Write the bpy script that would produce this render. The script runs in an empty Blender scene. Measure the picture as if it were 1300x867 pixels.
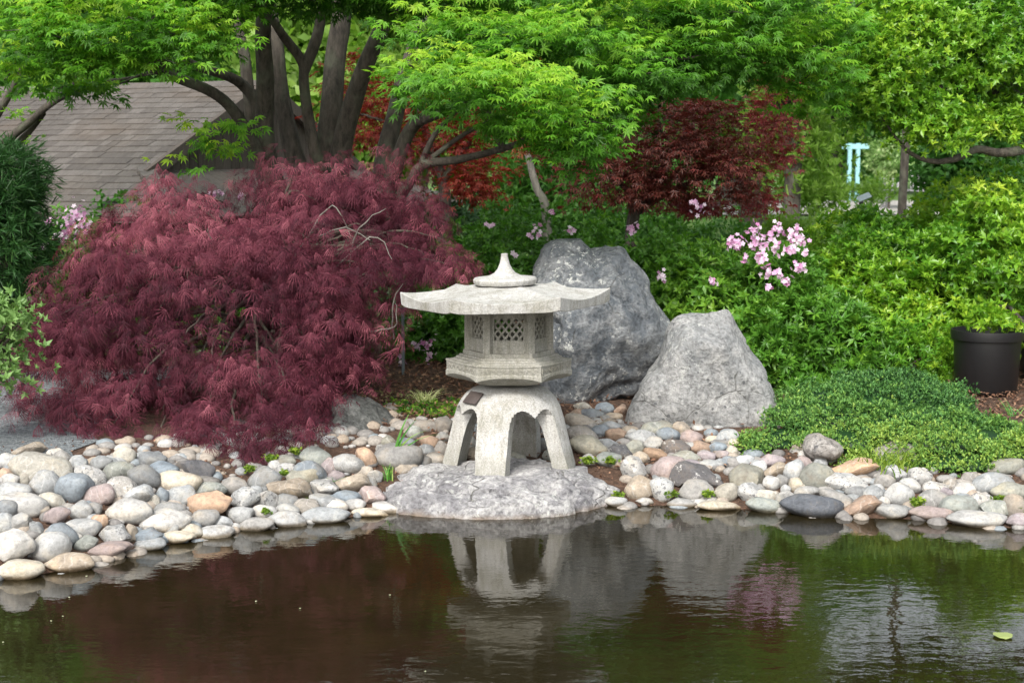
import bpy, bmesh, math, random
import numpy as np
from mathutils import Vector, Matrix, noise
SC = bpy.context.scene
R = math.radians
rs = np.random.RandomState(7)
random.seed(7)
# ------------------------------------------------------------------ camera
FPX, YH, CAMH = 1990.0, 195.0, 1.95
PITCH = math.atan((433.5-YH)/FPX)
cd = bpy.data.cameras.new('camera'); cam = bpy.data.objects.new('camera', cd); SC.collection.objects.link(cam)
cam.location = (0, 0, CAMH); cam.rotation_euler = (math.pi/2-PITCH, 0, 0)
cd.sensor_width = 36; cd.lens = 36*FPX/1300; cd.clip_end = 1000; cd.clip_start = 0.1
cd.dof.use_dof = True; cd.dof.focus_distance = 9.0; cd.dof.aperture_fstop = 4.5
SC.camera = cam
# ------------------------------------------------------------------ world, sun, exposure
SUN_EL, SUN_AZ = R(44), R(198)      # azimuth clockwise from +Y: behind the camera, a little to its left
w = bpy.data.worlds.new('World'); SC.world = w; w.use_nodes = True
nt = w.node_tree; nt.nodes.clear()
out = nt.nodes.new('ShaderNodeOutputWorld'); bg = nt.nodes.new('ShaderNodeBackground')
sky = nt.nodes.new('ShaderNodeTexSky'); sky.sky_type = 'NISHITA'; sky.sun_disc = False
sky.sun_elevation = SUN_EL; sky.sun_rotation = SUN_AZ; sky.air_density = 1.5; sky.dust_density = 4.0; sky.ozone_density = 1.0
hs = nt.nodes.new('ShaderNodeHueSaturation'); hs.inputs['Saturation'].default_value = 0.35
nt.links.new(sky.outputs[0], hs.inputs['Color']); nt.links.new(hs.outputs[0], bg.inputs[0])
bg.inputs[1].default_value = 0.15; nt.links.new(bg.outputs[0], out.inputs[0])
sd = bpy.data.lights.new('sun', 'SUN'); sun = bpy.data.objects.new('sun', sd); SC.collection.objects.link(sun)
sd.energy = 1.7; sd.angle = R(14); sd.color = (1, .965, .91)
dv = Vector((math.sin(SUN_AZ)*math.cos(SUN_EL), math.cos(SUN_AZ)*math.cos(SUN_EL), math.sin(SUN_EL)))
sun.rotation_euler = dv.to_track_quat('Z', 'Y').to_euler()
SC.view_settings.view_transform = 'Standard'; SC.view_settings.look = 'None'
SC.view_settings.exposure = 0.92; SC.view_settings.gamma = 1
SC.render.engine = 'CYCLES'
SC.cycles.max_bounces = 8; SC.cycles.transparent_max_bounces = 8

# ------------------------------------------------------------------ helpers
def P(px, py, Y):
    dx = (px-650)/FPX; dy = -(py-433.5)/FPX
    fy = math.cos(PITCH)+dy*math.sin(PITCH); fz = -math.sin(PITCH)+dy*math.cos(PITCH)
    k = Y/fy
    return Vector((dx*k, Y, CAMH+fz*k))
def G0(px, py):
    a = P(px, py, 1.0)-Vector((0, 0, CAMH)); k = -CAMH/a.z
    return a*k
WL = [(-700, 800), (0, 735), (60, 728), (130, 713), (200, 694), (300, 674), (400, 663), (480, 652), (520, 640), (700, 638), (780, 643), (860, 641), (960, 648), (1050, 656), (1150, 659), (1300, 672), (1900, 720)]
_w = [G0(*p) for p in WL]
WX = np.array([p.x for p in _w]); WY = np.array([p.y for p in _w])
def hg(x, y):
    x = np.asarray(x, float); y = np.asarray(y, float)
    t = y-np.interp(x, WX, WY)
    a = np.clip(t/1.6, 0, 1)
    z = 0.26*(1-(1-a)**1.6)+0.03*np.clip(t-1.6, 0, 4)
    z = np.where(t < 0, np.maximum(t*0.55, -0.7), z)
    return z
def ray_ground(px, py, lift=0.0, y0=6.0, y1=60.0):
    ys = np.linspace(y0, y1, 3000)
    a = P(px, py, 1.0)-Vector((0, 0, CAMH))
    zz = CAMH+a.z*ys; d = zz-(hg(a.x*ys, ys)+lift)
    i = np.argmax(d < 0)
    if d[i] >= 0: i = len(ys)-1
    return Vector((a.x*ys[i], ys[i], zz[i]))

def tag(o, label=None, cat=None, group=None, kind=None):
    if label: o['label'] = label
    if cat: o['category'] = cat
    if group: o['group'] = group
    if kind: o['kind'] = kind
    return o
def empty(name, loc, label, cat, group=None):
    o = bpy.data.objects.new(name, None); SC.collection.objects.link(o); o.location = loc
    o.empty_display_size = .05
    return tag(o, label, cat, group)
def link(name, me, mat=None, parent=None, world=True):
    o = bpy.data.objects.new(name, me); SC.collection.objects.link(o)
    if mat is not None and not me.materials: me.materials.append(mat)
    if parent is not None:
        o.parent = parent
        if world: o.location = -Vector(root_loc(parent))
    return o
def root_loc(p):
    v = Vector(p.location)
    while p.parent is not None:
        p = p.parent; v += Vector(p.location)
    return v
def npmesh(name, V, F, tint=None, smooth=False):
    """V (n,3), F: (m,k) array of one face size or list of such arrays"""
    me = bpy.data.meshes.new(name)
    if not isinstance(F, list): F = [F]
    V = np.ascontiguousarray(V, np.float32)
    loops = np.concatenate([f.reshape(-1) for f in F]).astype(np.int32)
    tot = np.concatenate([np.full(len(f), f.shape[1]) for f in F]).astype(np.int32)
    st = np.concatenate([[0], np.cumsum(tot)[:-1]]).astype(np.int32)
    me.vertices.add(len(V)); me.vertices.foreach_set('co', V.reshape(-1))
    me.loops.add(len(loops)); me.loops.foreach_set('vertex_index', loops)
    me.polygons.add(len(tot)); me.polygons.foreach_set('loop_start', st)
    if tint is not None:
        a = me.attributes.new('tint', 'FLOAT', 'POINT'); a.data.foreach_set('value', np.ascontiguousarray(tint, np.float32))
    if smooth: me.polygons.foreach_set('use_smooth', np.ones(len(tot), bool))
    me.update(calc_edges=True); me.validate()
    return me
def autosm(me, ang=35):
    me.polygons.foreach_set('use_smooth', np.ones(len(me.polygons), bool))
    me.set_sharp_from_angle(angle=R(ang)); return me
def bm_mesh(name, bm, ang=None):
    bmesh.ops.recalc_face_normals(bm, faces=bm.faces)
    me = bpy.data.meshes.new(name); bm.to_mesh(me); bm.free()
    if ang is not None: autosm(me, ang)
    return me
def bx(bm, c, s, rot=None, bev=0):
    m = Matrix.Translation(c) @ (rot.to_4x4() if rot else Matrix()) @ Matrix.Diagonal((s[0], s[1], s[2], 1))
    r = bmesh.ops.create_cube(bm, size=1, matrix=m)
    if bev:
        es = list({e for v in r['verts'] for e in v.link_edges})
        bmesh.ops.bevel(bm, geom=es, offset=bev, segments=2, affect='EDGES', profile=.5)
def norm(a): return a/np.maximum(np.linalg.norm(a, axis=-1, keepdims=True), 1e-9)
def scatter(name, tmpl, pos, axis, nrm, scale, tint, mat, parent=None, jit=0.06):
    """place template leaves: y along axis, z along nrm"""
    TV, TF = tmpl
    n = len(pos); k = len(TV)
    y = norm(axis); z = nrm-(nrm*y).sum(1, keepdims=True)*y; z = norm(z); x = np.cross(y, z)
    sc = np.broadcast_to(np.asarray(scale, float).reshape(-1, 1, 1), (n, 1, 1))
    V = (TV[None, :, 0:1]*x[:, None]+TV[None, :, 1:2]*y[:, None]+TV[None, :, 2:3]*z[:, None])*sc+pos[:, None]
    off = (np.arange(n)*k)[:, None, None]
    F = [(f[None]+off).reshape(-1, f.shape[1]) for f in TF]
    t = np.repeat(tint, k)+np.tile(np.linspace(-jit, jit, k), n)
    if parent is not None: V = V-np.array(root_loc(parent))
    me = npmesh(name, V.reshape(-1, 3), F, t)
    return link(name, me, mat, parent, world=False)
def tube_arrays(pts, rad, seg=8, wob=0.0):
    pts = np.array([list(p) for p in pts], float); rad = np.array(rad, float)
    # resample by catmull
    n = len(pts); out = []; ro = []
    for i in range(n-1):
        p0 = pts[max(i-1, 0)]; p1 = pts[i]; p2 = pts[i+1]; p3 = pts[min(i+2, n-1)]
        for t in np.linspace(0, 1, 5)[:-1]:
            out.append(.5*((2*p1)+(-p0+p2)*t+(2*p0-5*p1+4*p2-p3)*t*t+(-p0+3*p1-3*p2+p3)*t**3)); ro.append(rad[i]*(1-t)+rad[i+1]*t)
    out.append(pts[-1]); ro.append(rad[-1]); out = np.array(out); ro = np.array(ro)
    if wob: out[1:-1] += rs.normal(0, 1, (len(out)-2, 3))*wob
    d = np.gradient(out, axis=0); d = norm(d)
    ref = np.array([0.13, 1, .21]); a = norm(np.cross(d, ref)); b = np.cross(d, a)
    th = np.linspace(0, 2*np.pi, seg, endpoint=False)
    lump = 1+.08*np.sin(3*th+1)[None, :]*np.sin(np.arange(len(out))*.9)[:, None]
    V = out[:, None]+(np.cos(th)[None, :, None]*a[:, None]+np.sin(th)[None, :, None]*b[:, None])*(ro[:, None]*lump)[:, :, None]
    m = len(out); F = []
    i = np.arange(m-1)[:, None]; j = np.arange(seg)[None]; jn = (j+1) % seg
    F = np.stack([i*seg+j, i*seg+jn, (i+1)*seg+jn, (i+1)*seg+j], -1).reshape(-1, 4)
    return V.reshape(-1, 3), F
def tubes(name, lst, mat, parent=None, seg=8, wob=0.0):
    Vs = []; Fs = []; o = 0
    for pts, rad in lst:
        V, F = tube_arrays(pts, rad, seg, wob); Vs.append(V); Fs.append(F+o); o += len(V)
    V = np.concatenate(Vs)
    if parent is not None: V = V-np.array(root_loc(parent))
    return link(name, npmesh(name, V, np.concatenate(Fs), smooth=True), mat, parent, world=False)
def lathe(bm, prof, seg=48, c=(0, 0, 0), close=False):
    rings = []
    for r, z in prof:
        if r < 1e-5: rings.append([bm.verts.new((c[0], c[1], c[2]+z))])
        else: rings.append([bm.verts.new((c[0]+r*math.cos(2*math.pi*i/seg), c[1]+r*math.sin(2*math.pi*i/seg), c[2]+z)) for i in range(seg)])
    pairs = list(zip(rings[:-1], rings[1:]))
    if close: pairs.append((rings[-1], rings[0]))
    for a, b in pairs:
        for i in range(seg):
            j = (i+1) % seg
            if len(a) == 1 and len(b) == 1: continue
            if len(a) == 1: bm.faces.new((a[0], b[j], b[i]))
            elif len(b) == 1: bm.faces.new((a[i], a[j], b[0]))
            else: bm.faces.new((a[i], a[j], b[j], b[i]))

# ------------------------------------------------------------------ materials
def newmat(name):
    m = bpy.data.materials.new(name); m.use_nodes = True; t = m.node_tree; t.nodes.clear()
    o = t.nodes.new('ShaderNodeOutputMaterial'); b = t.nodes.new('ShaderNodeBsdfPrincipled'); t.links.new(b.outputs[0], o.inputs[0])
    return m, t, b, o
def N(t, typ, **kw):
    n = t.nodes.new(typ)
    for k, v in kw.items():
        if k in ('operation', 'blend_type', 'data_type', 'feature', 'attribute_name', 'noise_dimensions', 'interpolation_type', 'wave_type', 'bands_direction'): setattr(n, k, v)
        else: n.inputs[k.replace('_', ' ')].default_value = v
    return n
def ramp(t, fac, stops, interp='LINEAR'):
    r = t.nodes.new('ShaderNodeValToRGB'); r.color_ramp.interpolation = interp
    e = r.color_ramp.elements
    while len(e) < len(stops): e.new(.5)
    for x, (p, c) in zip(e, stops):
        x.position = p; x.color = (c[0], c[1], c[2], 1) if hasattr(c, '__len__') else (c, c, c, 1)
    if fac is not None: t.links.new(fac, r.inputs[0])
    return r.outputs[0]
def mix(t, fac, a, b, mode='MIX'):
    n = t.nodes.new('ShaderNodeMix'); n.data_type = 'RGBA'; n.blend_type = mode; n.clamp_factor = True
    for s, v, isf in ((n.inputs[0], fac, 1), (n.inputs[6], a, 0), (n.inputs[7], b, 0)):
        if hasattr(v, 'is_output'): t.links.new(v, s)
        elif hasattr(v, '__len__'): s.default_value = (v[0], v[1], v[2], 1)
        else: s.default_value = v if isf else (v, v, v, 1)
    return n.outputs[2]
def noi(t, vec, scale, detail=4, rough=.55, dist=0):
    n = N(t, 'ShaderNodeTexNoise', Scale=scale, Detail=detail, Roughness=rough, Distortion=dist)
    if vec is not None: t.links.new(vec, n.inputs['Vector'])
    return n.outputs[0]
def vor(t, vec, scale, feature='F1', out=0):
    n = N(t, 'ShaderNodeTexVoronoi', feature=feature, Scale=scale)
    if vec is not None: t.links.new(vec, n.inputs['Vector'])
    return n.outputs[out]
def geo(t): return t.nodes.new('ShaderNodeNewGeometry').outputs['Position']
def objc(t): return t.nodes.new('ShaderNodeTexCoord').outputs['Object']
def bump(t, b, h, s, d=.01, prev=None):
    n = t.nodes.new('ShaderNodeBump'); n.inputs['Strength'].default_value = s; n.inputs['Distance'].default_value = d
    t.links.new(h, n.inputs['Height'])
    if prev: t.links.new(prev, n.inputs['Normal'])
    t.links.new(n.outputs[0], b.inputs['Normal']); return n.outputs[0]
def leafmat(name, stops, trans=.35, rough=.45, tcol=None, spec=.4):
    m, t, b, o = newmat(name)
    at = t.nodes.new('ShaderNodeAttribute'); at.attribute_name = 'tint'
    c = ramp(t, at.outputs['Fac'], stops)
    t.links.new(c, b.inputs['Base Color']); b.inputs['Roughness'].default_value = rough; b.inputs['Specular IOR Level'].default_value = spec
    tr = t.nodes.new('ShaderNodeBsdfTranslucent')
    c2 = mix(t, 1.0, c, tcol or (1.1, 1.25, .6), 'MULTIPLY'); t.links.new(c2, tr.inputs[0])
    mx = t.nodes.new('ShaderNodeMixShader'); mx.inputs[0].default_value = trans
    t.links.new(b.outputs[0], mx.inputs[1]); t.links.new(tr.outputs[0], mx.inputs[2]); t.links.new(mx.outputs[0], o.inputs[0])
    return m
M = {}
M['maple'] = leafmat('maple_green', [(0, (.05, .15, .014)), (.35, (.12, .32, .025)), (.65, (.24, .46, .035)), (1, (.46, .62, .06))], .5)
M['lace'] = leafmat('lace_red', [(0, (.016, .004, .008)), (.4, (.050, .0105, .020)), (.75, (.13, .03, .048)), (1, (.34, .11, .14))], .25, .6, (1.3, .6, .6), .15)
M['redmap'] = leafmat('red_maple', [(0, (.09, .012, .012)), (.4, (.22, .025, .018)), (.75, (.34, .07, .04)), (1, (.32, .13, .05))], .4, .45, (1.4, .7, .5))
M['darkmap'] = leafmat('purple_maple', [(0, (.06, .018, .014)), (.5, (.15, .046, .035)), (.8, (.27, .06, .055)), (1, (.45, .07, .11))], .3, .35, (1.4, .6, .6))
M['orangemap'] = leafmat('orange_leaf', [(0, (.35, .10, .04)), (1, (.5, .2, .08))], .4)
M['shrub'] = leafmat('shrub_green', [(0, (.03, .10, .014)), (.45, (.09, .24, .025)), (.8, (.20, .38, .035)), (1, (.32, .48, .06))], .3, .38)
M['yellow'] = leafmat('yellowgreen_leaf', [(0, (.03, .10, .010)), (.35, (.08, .23, .018)), (.7, (.20, .38, .026)), (1, (.42, .54, .05))], .35, .35)
M['dark'] = leafmat('dark_green', [(0, (.012, .045, .012)), (.6, (.03, .10, .022)), (1, (.09, .19, .035))], .25, .5)
M['mid'] = leafmat('mid_green', [(0, (.03, .10, .02)), (.5, (.07, .2, .03)), (1, (.15, .31, .05))], .4, .5)
M['pale'] = leafmat('pale_green', [(0, (.10, .2, .03)), (.5, (.19, .33, .05)), (1, (.32, .45, .10))], .5, .5)
M['juniper'] = leafmat('juniper', [(0, (.03, .09, .026)), (.4, (.075, .20, .045)), (.8, (.17, .32, .06)), (1, (.28, .40, .07))], .2, .6)
M['grass'] = leafmat('blade_green', [(0, (.05, .19, .03)), (.6, (.12, .33, .05)), (1, (.35, .45, .12))], .35, .4)
M['lime'] = leafmat('lime_weed', [(0, (.08, .17, .018)), (1, (.28, .38, .04))], .35, .6)
M['cream'] = leafmat('cream_leaf', [(0, (.35, .42, .15)), (1, (.7, .72, .4))], .3, .5)
M['variegated'] = leafmat('variegated_leaf', [(0, (.10, .2, .06)), (.5, (.2, .34, .1)), (1, (.5, .58, .3))], .3, .45)
M['pink'] = leafmat('pink_petal', [(0, (.60, .24, .48)), (.4, (.78, .54, .74)), (1, (.92, .84, .90))], .35, .5, (1.1, .9, 1.0))
M['white'] = leafmat('white_petal', [(0, (.6, .62, .45)), (1, (.85, .85, .72))], .3, .6)
M['litter'] = leafmat('leaf_litter', [(0, (.07, .03, .018)), (.5, (.17, .085, .05)), (1, (.32, .19, .12))], .05, .8, (1, 1, 1))

def m_bark(name, c1, c2, s=1):
    m, t, b, o = newmat(name); g = geo(t)
    mp = t.nodes.new('ShaderNodeMapping'); mp.inputs['Scale'].default_value = (1, 1, .3); t.links.new(g, mp.inputs[0])
    n1 = noi(t, mp.outputs[0], 26*s, 7, .72); n2 = noi(t, g, 5, 3)
    c = mix(t, ramp(t, n1, [(.35, 0), (.7, 1)]), c1, c2); c = mix(t, ramp(t, n2, [(.52, 0), (.68, .6)]), c, (.13, .145, .10))
    t.links.new(c, b.inputs['Base Color']); b.inputs['Roughness'].default_value = .85
    bump(t, b, n1, .8, .02); return m
M['bark'] = m_bark('bark_dark', (.028, .024, .019), (.125, .105, .085))
M['barkg'] = m_bark('bark_grey', (.10, .09, .08), (.28, .26, .23))
M['twig'] = m_bark('twig_brown', (.03, .022, .017), (.10, .075, .06))

def m_stone(name, kind):
    """loose stones: own colour comes from the object's colour"""
    m, t, b, o = newmat(name)
    oi = t.nodes.new('ShaderNodeObjectInfo'); g = geo(t)
    ad = t.nodes.new('ShaderNodeVectorMath'); ad.operation = 'ADD'
    sc = t.nodes.new('ShaderNodeVectorMath'); sc.operation = 'SCALE'; sc.inputs['Scale'].default_value = 37
    cb = t.nodes.new('ShaderNodeCombineXYZ'); t.links.new(oi.outputs['Random'], cb.inputs[0]); t.links.new(oi.outputs['Random'], cb.inputs[2]); t.links.new(cb.outputs[0], sc.inputs[0])
    t.links.new(g, ad.inputs[0]); t.links.new(sc.outputs[0], ad.inputs[1]); v = ad.outputs[0]
    n1 = noi(t, v, 9, 5, .6, .4); n2 = noi(t, v, 45, 5, .7); n3 = noi(t, v, 160, 2, .6)
    c = oi.outputs['Color']
    c = mix(t, 1.0, c, ramp(t, n1, [(.3, (.66, .66, .66)), (.5, (.97, .97, .97)), (.72, (1.22, 1.13, 1.0))]), 'MULTIPLY')
    c = mix(t, 1.0, c, ramp(t, n2, [(.3, .66), (.5, 1.0), (.72, 1.2)]), 'MULTIPLY')
    wv = N(t, 'ShaderNodeTexWave', Scale=5, Distortion=16, Detail=4); t.links.new(v, wv.inputs['Vector']); wv.inputs['Detail Scale'].default_value = 1.3
    c = mix(t, ramp(t, wv.outputs['Fac'], [(.0, .30 if kind == 'vein' else .06), (.05, 0)]), c, (.55, .54, .52) if kind != 'speckle' else (.1, .1, .1))
    if kind == 'speckle':
        c = mix(t, ramp(t, n2, [(.53, 0), (.60, .85)]), c, (.10, .10, .105))
        c = mix(t, ramp(t, noi(t, v, 24, 5, .7), [(.58, 0), (.65, .8)]), c, (.62, .61, .58))
    c = mix(t, ramp(t, noi(t, v, 5, 7, .75), [(.54, 0), (.66, .5)]), c, (.17, .14, .105))
    c = mix(t, ramp(t, noi(t, v, 70, 3, .8), [(.6, 0), (.7, .45)]), c, (.12, .115, .105))
    # tide line: wet, stained foot just above the water
    sp = t.nodes.new('ShaderNodeSeparateXYZ'); t.links.new(g, sp.inputs[0])
    ma = N(t, 'ShaderNodeMath', operation='MULTIPLY_ADD'); t.links.new(n1, ma.inputs[0]); ma.inputs[1].default_value = .03; t.links.new(sp.outputs[2], ma.inputs[2])
    wet = ramp(t, ma.outputs[0], [(.024, .9), (.042, 0)])
    c = mix(t, wet, c, mix(t, 1, c, (.50, .41, .29), 'MULTIPLY'))
    t.links.new(c, b.inputs['Base Color']); b.inputs['Roughness'].default_value = .78; b.inputs['Specular IOR Level'].default_value = .3
    bp = bump(t, b, n2, .5, .014); bump(t, b, n3, .25, .004, bp)
    return m
M['st_smooth'] = m_stone('cobble_smooth', 'plain'); M['st_vein'] = m_stone('cobble_veined', 'vein'); M['st_speck'] = m_stone('cobble_speckled', 'speckle')

def m_rock(name, base, dark, light, spots=None, lich=.3, cracks=.6, cscale=2.2, stain=None):
    m, t, b, o = newmat(name); g = geo(t)
    n0 = noi(t, g, 1.6, 5, .6, .5); n1 = noi(t, g, 7, 8, .68, .3); n2 = noi(t, g, 38, 6, .7); n3 = noi(t, g, 150, 3, .6)
    c = mix(t, ramp(t, n0, [(.35, 0), (.65, 1)]), base, dark)
    c = mix(t, ramp(t, n1, [(.45, 0), (.68, 1)]), c, light)
    c = mix(t, 1.0, c, ramp(t, n2, [(.36, .6), (.5, 1), (.64, 1.3)]), 'MULTIPLY')
    # pale lichen crust in patches
    lm = mix(t, 1.0, ramp(t, noi(t, g, 26, 6, .75), [(.55, 0), (.6, 1)]), ramp(t, noi(t, g, 2.6, 3), [(.45, 0), (.6, 1)]), 'MULTIPLY')
    lf = t.nodes.new('ShaderNodeMath'); lf.operation = 'MULTIPLY'; lf.inputs[1].default_value = lich; t.links.new(lm, lf.inputs[0])
    c = mix(t, lf.outputs[0], c, (.62, .63, .6))
    if spots:
        dv = vor(t, mix(t, .03, g, noi_c(t, g, 30)), 19); sm = mix(t, 1.0, ramp(t, dv, [(.17, 1), (.23, 0)]), ramp(t, noi(t, g, 2.2, 2), [(.44, 0), (.5, .85)]), 'MULTIPLY')
        c = mix(t, sm, c, spots)
    ce = vor(t, mix(t, .22, g, noi_c(t, g, 3.0)), cscale, 'DISTANCE_TO_EDGE')
    cm = ramp(t, ce, [(0, .8), (.008, 0)])
    br = ramp(t, noi(t, g, 3.7, 2), [(.45, 0), (.56, cracks)])
    cm2 = mix(t, 1.0, cm, br, 'MULTIPLY')
    c = mix(t, cm2, c, (.13, .125, .105))
    if stain:
        sp = t.nodes.new('ShaderNodeSeparateXYZ'); t.links.new(g, sp.inputs[0])
        ma = N(t, 'ShaderNodeMath', operation='MULTIPLY_ADD'); t.links.new(n1, ma.inputs[0]); ma.inputs[1].default_value = .09; t.links.new(sp.outputs[2], ma.inputs[2])
        c = mix(t, ramp(t, ma.outputs[0], [(.035, .65), (.075, 0)]), c, stain)
    t.links.new(c, b.inputs['Base Color']); b.inputs['Roughness'].default_value = .85; b.inputs['Specular IOR Level'].default_value = .3
    inv = t.nodes.new('ShaderNodeMath'); inv.operation = 'SUBTRACT'; inv.inputs[0].default_value = 0; t.links.new(cm2, inv.inputs[1])
    p = bump(t, b, n1, .9, .06); p = bump(t, b, n2, .8, .02, p); p = bump(t, b, n3, .35, .005, p); bump(t, b, inv.outputs[0], .9, .015, p)
    return m
def noi_c(t, vec, scale):
    n = N(t, 'ShaderNodeTexNoise', Scale=scale, Detail=3); t.links.new(vec, n.inputs['Vector']); return n.outputs[1]
M['rock_tall'] = m_rock('boulder_bluegrey', (.165, .18, .195), (.085, .098, .112), (.29, .30, .305), None, .95, .75, 1.9)
M['rock_tri'] = m_rock('boulder_pale', (.32, .32, .315), (.21, .22, .225), (.43, .425, .415), (.12, .125, .13), .6, .7, 2.3)
M['rock_dark'] = m_rock('boulder_dark', (.13, .135, .13), (.07, .075, .07), (.2, .205, .195), None, .3, .7, 3)
M['rock_slab'] = m_rock('slab_grey', (.34, .335, .335), (.18, .177, .19), (.56, .55, .54), None, .9, 1.0, 3.2, (.26, .185, .12))
M['rock_warm'] = m_rock('rock_warm', (.34, .31, .28), (.25, .235, .22), (.45, .43, .41), (.16, .155, .16), .3, .6, 5)

def m_granite(name, base, rough_b=.3, dirt=.5):
    m, t, b, o = newmat(name); g = objc(t)
    n2 = noi(t, g, 120, 4, .7); n1 = noi(t, g, 5, 6, .65); n3 = noi(t, g, 300, 2, .6); v = vor(t, g, 190)
    c = mix(t, ramp(t, n2, [(.36, 0), (.62, 1)]), tuple(x*.72 for x in base), tuple(min(.8, x*1.22) for x in base))
    c = mix(t, ramp(t, v, [(.14, .55), (.22, 0)]), c, (.16, .16, .15))
    c = mix(t, 1.0, c, ramp(t, n1, [(.3, (.68, .67, .60)), (.52, 1.0), (.7, (1.08, 1.07, 1.05))]), 'MULTIPLY')
    c = mix(t, ramp(t, noi(t, g, 13, 6, .75), [(.56, 0), (.72, dirt)]), c, (.13, .13, .095))
    mp = t.nodes.new('ShaderNodeMapping'); mp.inputs['Scale'].default_value = (22, 22, 2.2); t.links.new(g, mp.inputs[0])
    c = mix(t, 1.0, c, ramp(t, noi(t, mp.outputs[0], 1.6, 5, .7), [(.36, (.78, .77, .73)), (.55, 1.0), (.75, (1.08, 1.08, 1.07))]), 'MULTIPLY')
    sz = t.nodes.new('ShaderNodeSeparateXYZ'); t.links.new(g, sz.inputs[0]); mz = N(t, 'ShaderNodeMath', operation='MULTIPLY_ADD'); t.links.new(n1, mz.inputs[0]); mz.inputs[1].default_value = -.12; t.links.new(sz.outputs[2], mz.inputs[2])
    c = mix(t, ramp(t, mz.outputs[0], [(0, .35), (.05, 0)]), c, (.2, .195, .15))
    t.links.new(c, b.inputs['Base Color']); b.inputs['Roughness'].default_value = .85; b.inputs['Specular IOR Level'].default_value = .25
    p = bump(t, b, n2, rough_b, .006); bump(t, b, n3, .3, .003, p); return m
M['granite'] = m_granite('granite_pale', (.42, .415, .40), .4, .45)
M['granite_d'] = m_granite('granite_weathered', (.31, .303, .27), .4, .7)

m, t, b, o = newmat('pond_water'); g = geo(t)
mp = t.nodes.new('ShaderNodeMapping'); mp.inputs['Scale'].default_value = (1, 1.6, 1); t.links.new(g, mp.inputs[0])
n1 = noi(t, mp.outputs[0], 7.5, 3, .5); n2 = noi(t, mp.outputs[0], 26, 2, .5); n0 = noi(t, g, .8, 2)
cm = mix(t, ramp(t, noi(t, g, 2.0, 4), [(.3, 0), (.7, 1)]), (.010, .008, .003), (.017, .013, .0045))
t.links.new(cm, b.inputs['Base Color']); b.inputs['Roughness'].default_value = .015; b.inputs['IOR'].default_value = 1.5
ml = t.nodes.new('ShaderNodeMath'); ml.operation = 'MULTIPLY'; t.links.new(n1, ml.inputs[0]); t.links.new(ramp(t, n0, [(.35, .25), (.65, 1)]), ml.inputs[1])
yw_ = N(t, 'ShaderNodeMapRange', From_Min=8.4, From_Max=6.2, To_Min=.35, To_Max=1.25); sy_ = t.nodes.new('ShaderNodeSeparateXYZ'); t.links.new(g, sy_.inputs[0]); t.links.new(sy_.outputs[1], yw_.inputs[0])
mw_ = N(t, 'ShaderNodeMath', operation='MULTIPLY'); t.links.new(ml.outputs[0], mw_.inputs[0]); t.links.new(yw_.outputs[0], mw_.inputs[1])
p_ = bump(t, b, mw_.outputs[0], .10, .02); bump(t, b, n2, .05, .006, p_)
M['water'] = m

m, t, b, o = newmat('garden_soil'); g = geo(t); sp = t.nodes.new('ShaderNodeSeparateXYZ'); t.links.new(g, sp.inputs[0])
n1 = noi(t, g, 30, 8, .75); n2 = noi(t, g, 3, 4); v1 = vor(t, g, 60)
c = ramp(t, n1, [(.3, (.025, .014, .009)), (.5, (.085, .046, .028)), (.68, (.19, .115, .075))])
gr = ramp(t, noi(t, g, 4, 6, .8), [(.3, (.03, .08, .012)), (.7, (.12, .22, .03))])
ymask = N(t, 'ShaderNodeMapRange', From_Min=15, From_Max=21); t.links.new(sp.outputs[1], ymask.inputs[0])
c = mix(t, ymask.outputs[0], c, gr)
t.links.new(c, b.inputs['Base Color']); b.inputs['Roughness'].default_value = .95
p_ = bump(t, b, n1, .8, .03); bump(t, b, v1, .5, .01, p_); M['soil'] = m

def m_gravel(name, a, bb, sc):
    m, t, b, o = newmat(name); g = geo(t); vv = N(t, 'ShaderNodeTexVoronoi', Scale=sc); t.links.new(g, vv.inputs['Vector'])
    sx = t.nodes.new('ShaderNodeSeparateColor'); t.links.new(vv.outputs[1], sx.inputs[0])
    c = ramp(t, sx.outputs[0], [(0, a), (1, bb)]); c = mix(t, ramp(t, noi(t, g, 2.5, 3), [(.4, 0), (.7, .35)]), c, tuple(x*.6 for x in a))
    t.links.new(c, b.inputs['Base Color']); b.inputs['Roughness'].default_value = .9; bump(t, b, vv.outputs[0], .9, .012); return m
M['gravel'] = m_gravel('grey_gravel', (.06, .07, .075), (.24, .26, .27), 75)
M['farpath'] = m_gravel('pale_path', (.30, .28, .26), (.45, .43, .40), 30)

def m_wood(name, c1, c2, sc=(3, 40, 3)):
    m, t, b, o = newmat(name); g = objc(t); oi = t.nodes.new('ShaderNodeObjectInfo')
    mp = t.nodes.new('ShaderNodeMapping'); mp.inputs['Scale'].default_value = sc; t.links.new(g, mp.inputs[0])
    cb = t.nodes.new('ShaderNodeCombineXYZ'); mm = N(t, 'ShaderNodeMath', operation='MULTIPLY'); t.links.new(oi.outputs['Random'], mm.inputs[0]); mm.inputs[1].default_value = 50
    for i in range(3): t.links.new(mm.outputs[0], cb.inputs[i])
    t.links.new(cb.outputs[0], mp.inputs['Location'])
    n = noi(t, mp.outputs[0], 3, 6, .7); c = mix(t, ramp(t, n, [(.3, 0), (.7, 1)]), c1, c2)
    c = mix(t, 1, c, ramp(t, oi.outputs['Random'], [(0, (.74, .72, .71)), (.5, (.98, .96, .95)), (1, (1.2, 1.2, 1.22))]), 'MULTIPLY')
    c = mix(t, ramp(t, noi(t, geo(t), 1.3, 4), [(.5, 0), (.7, .5)]), c, (.10, .075, .055))
    t.links.new(c, b.inputs['Base Color']); b.inputs['Roughness'].default_value = .85; bump(t, b, n, .5, .01); return m
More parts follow.
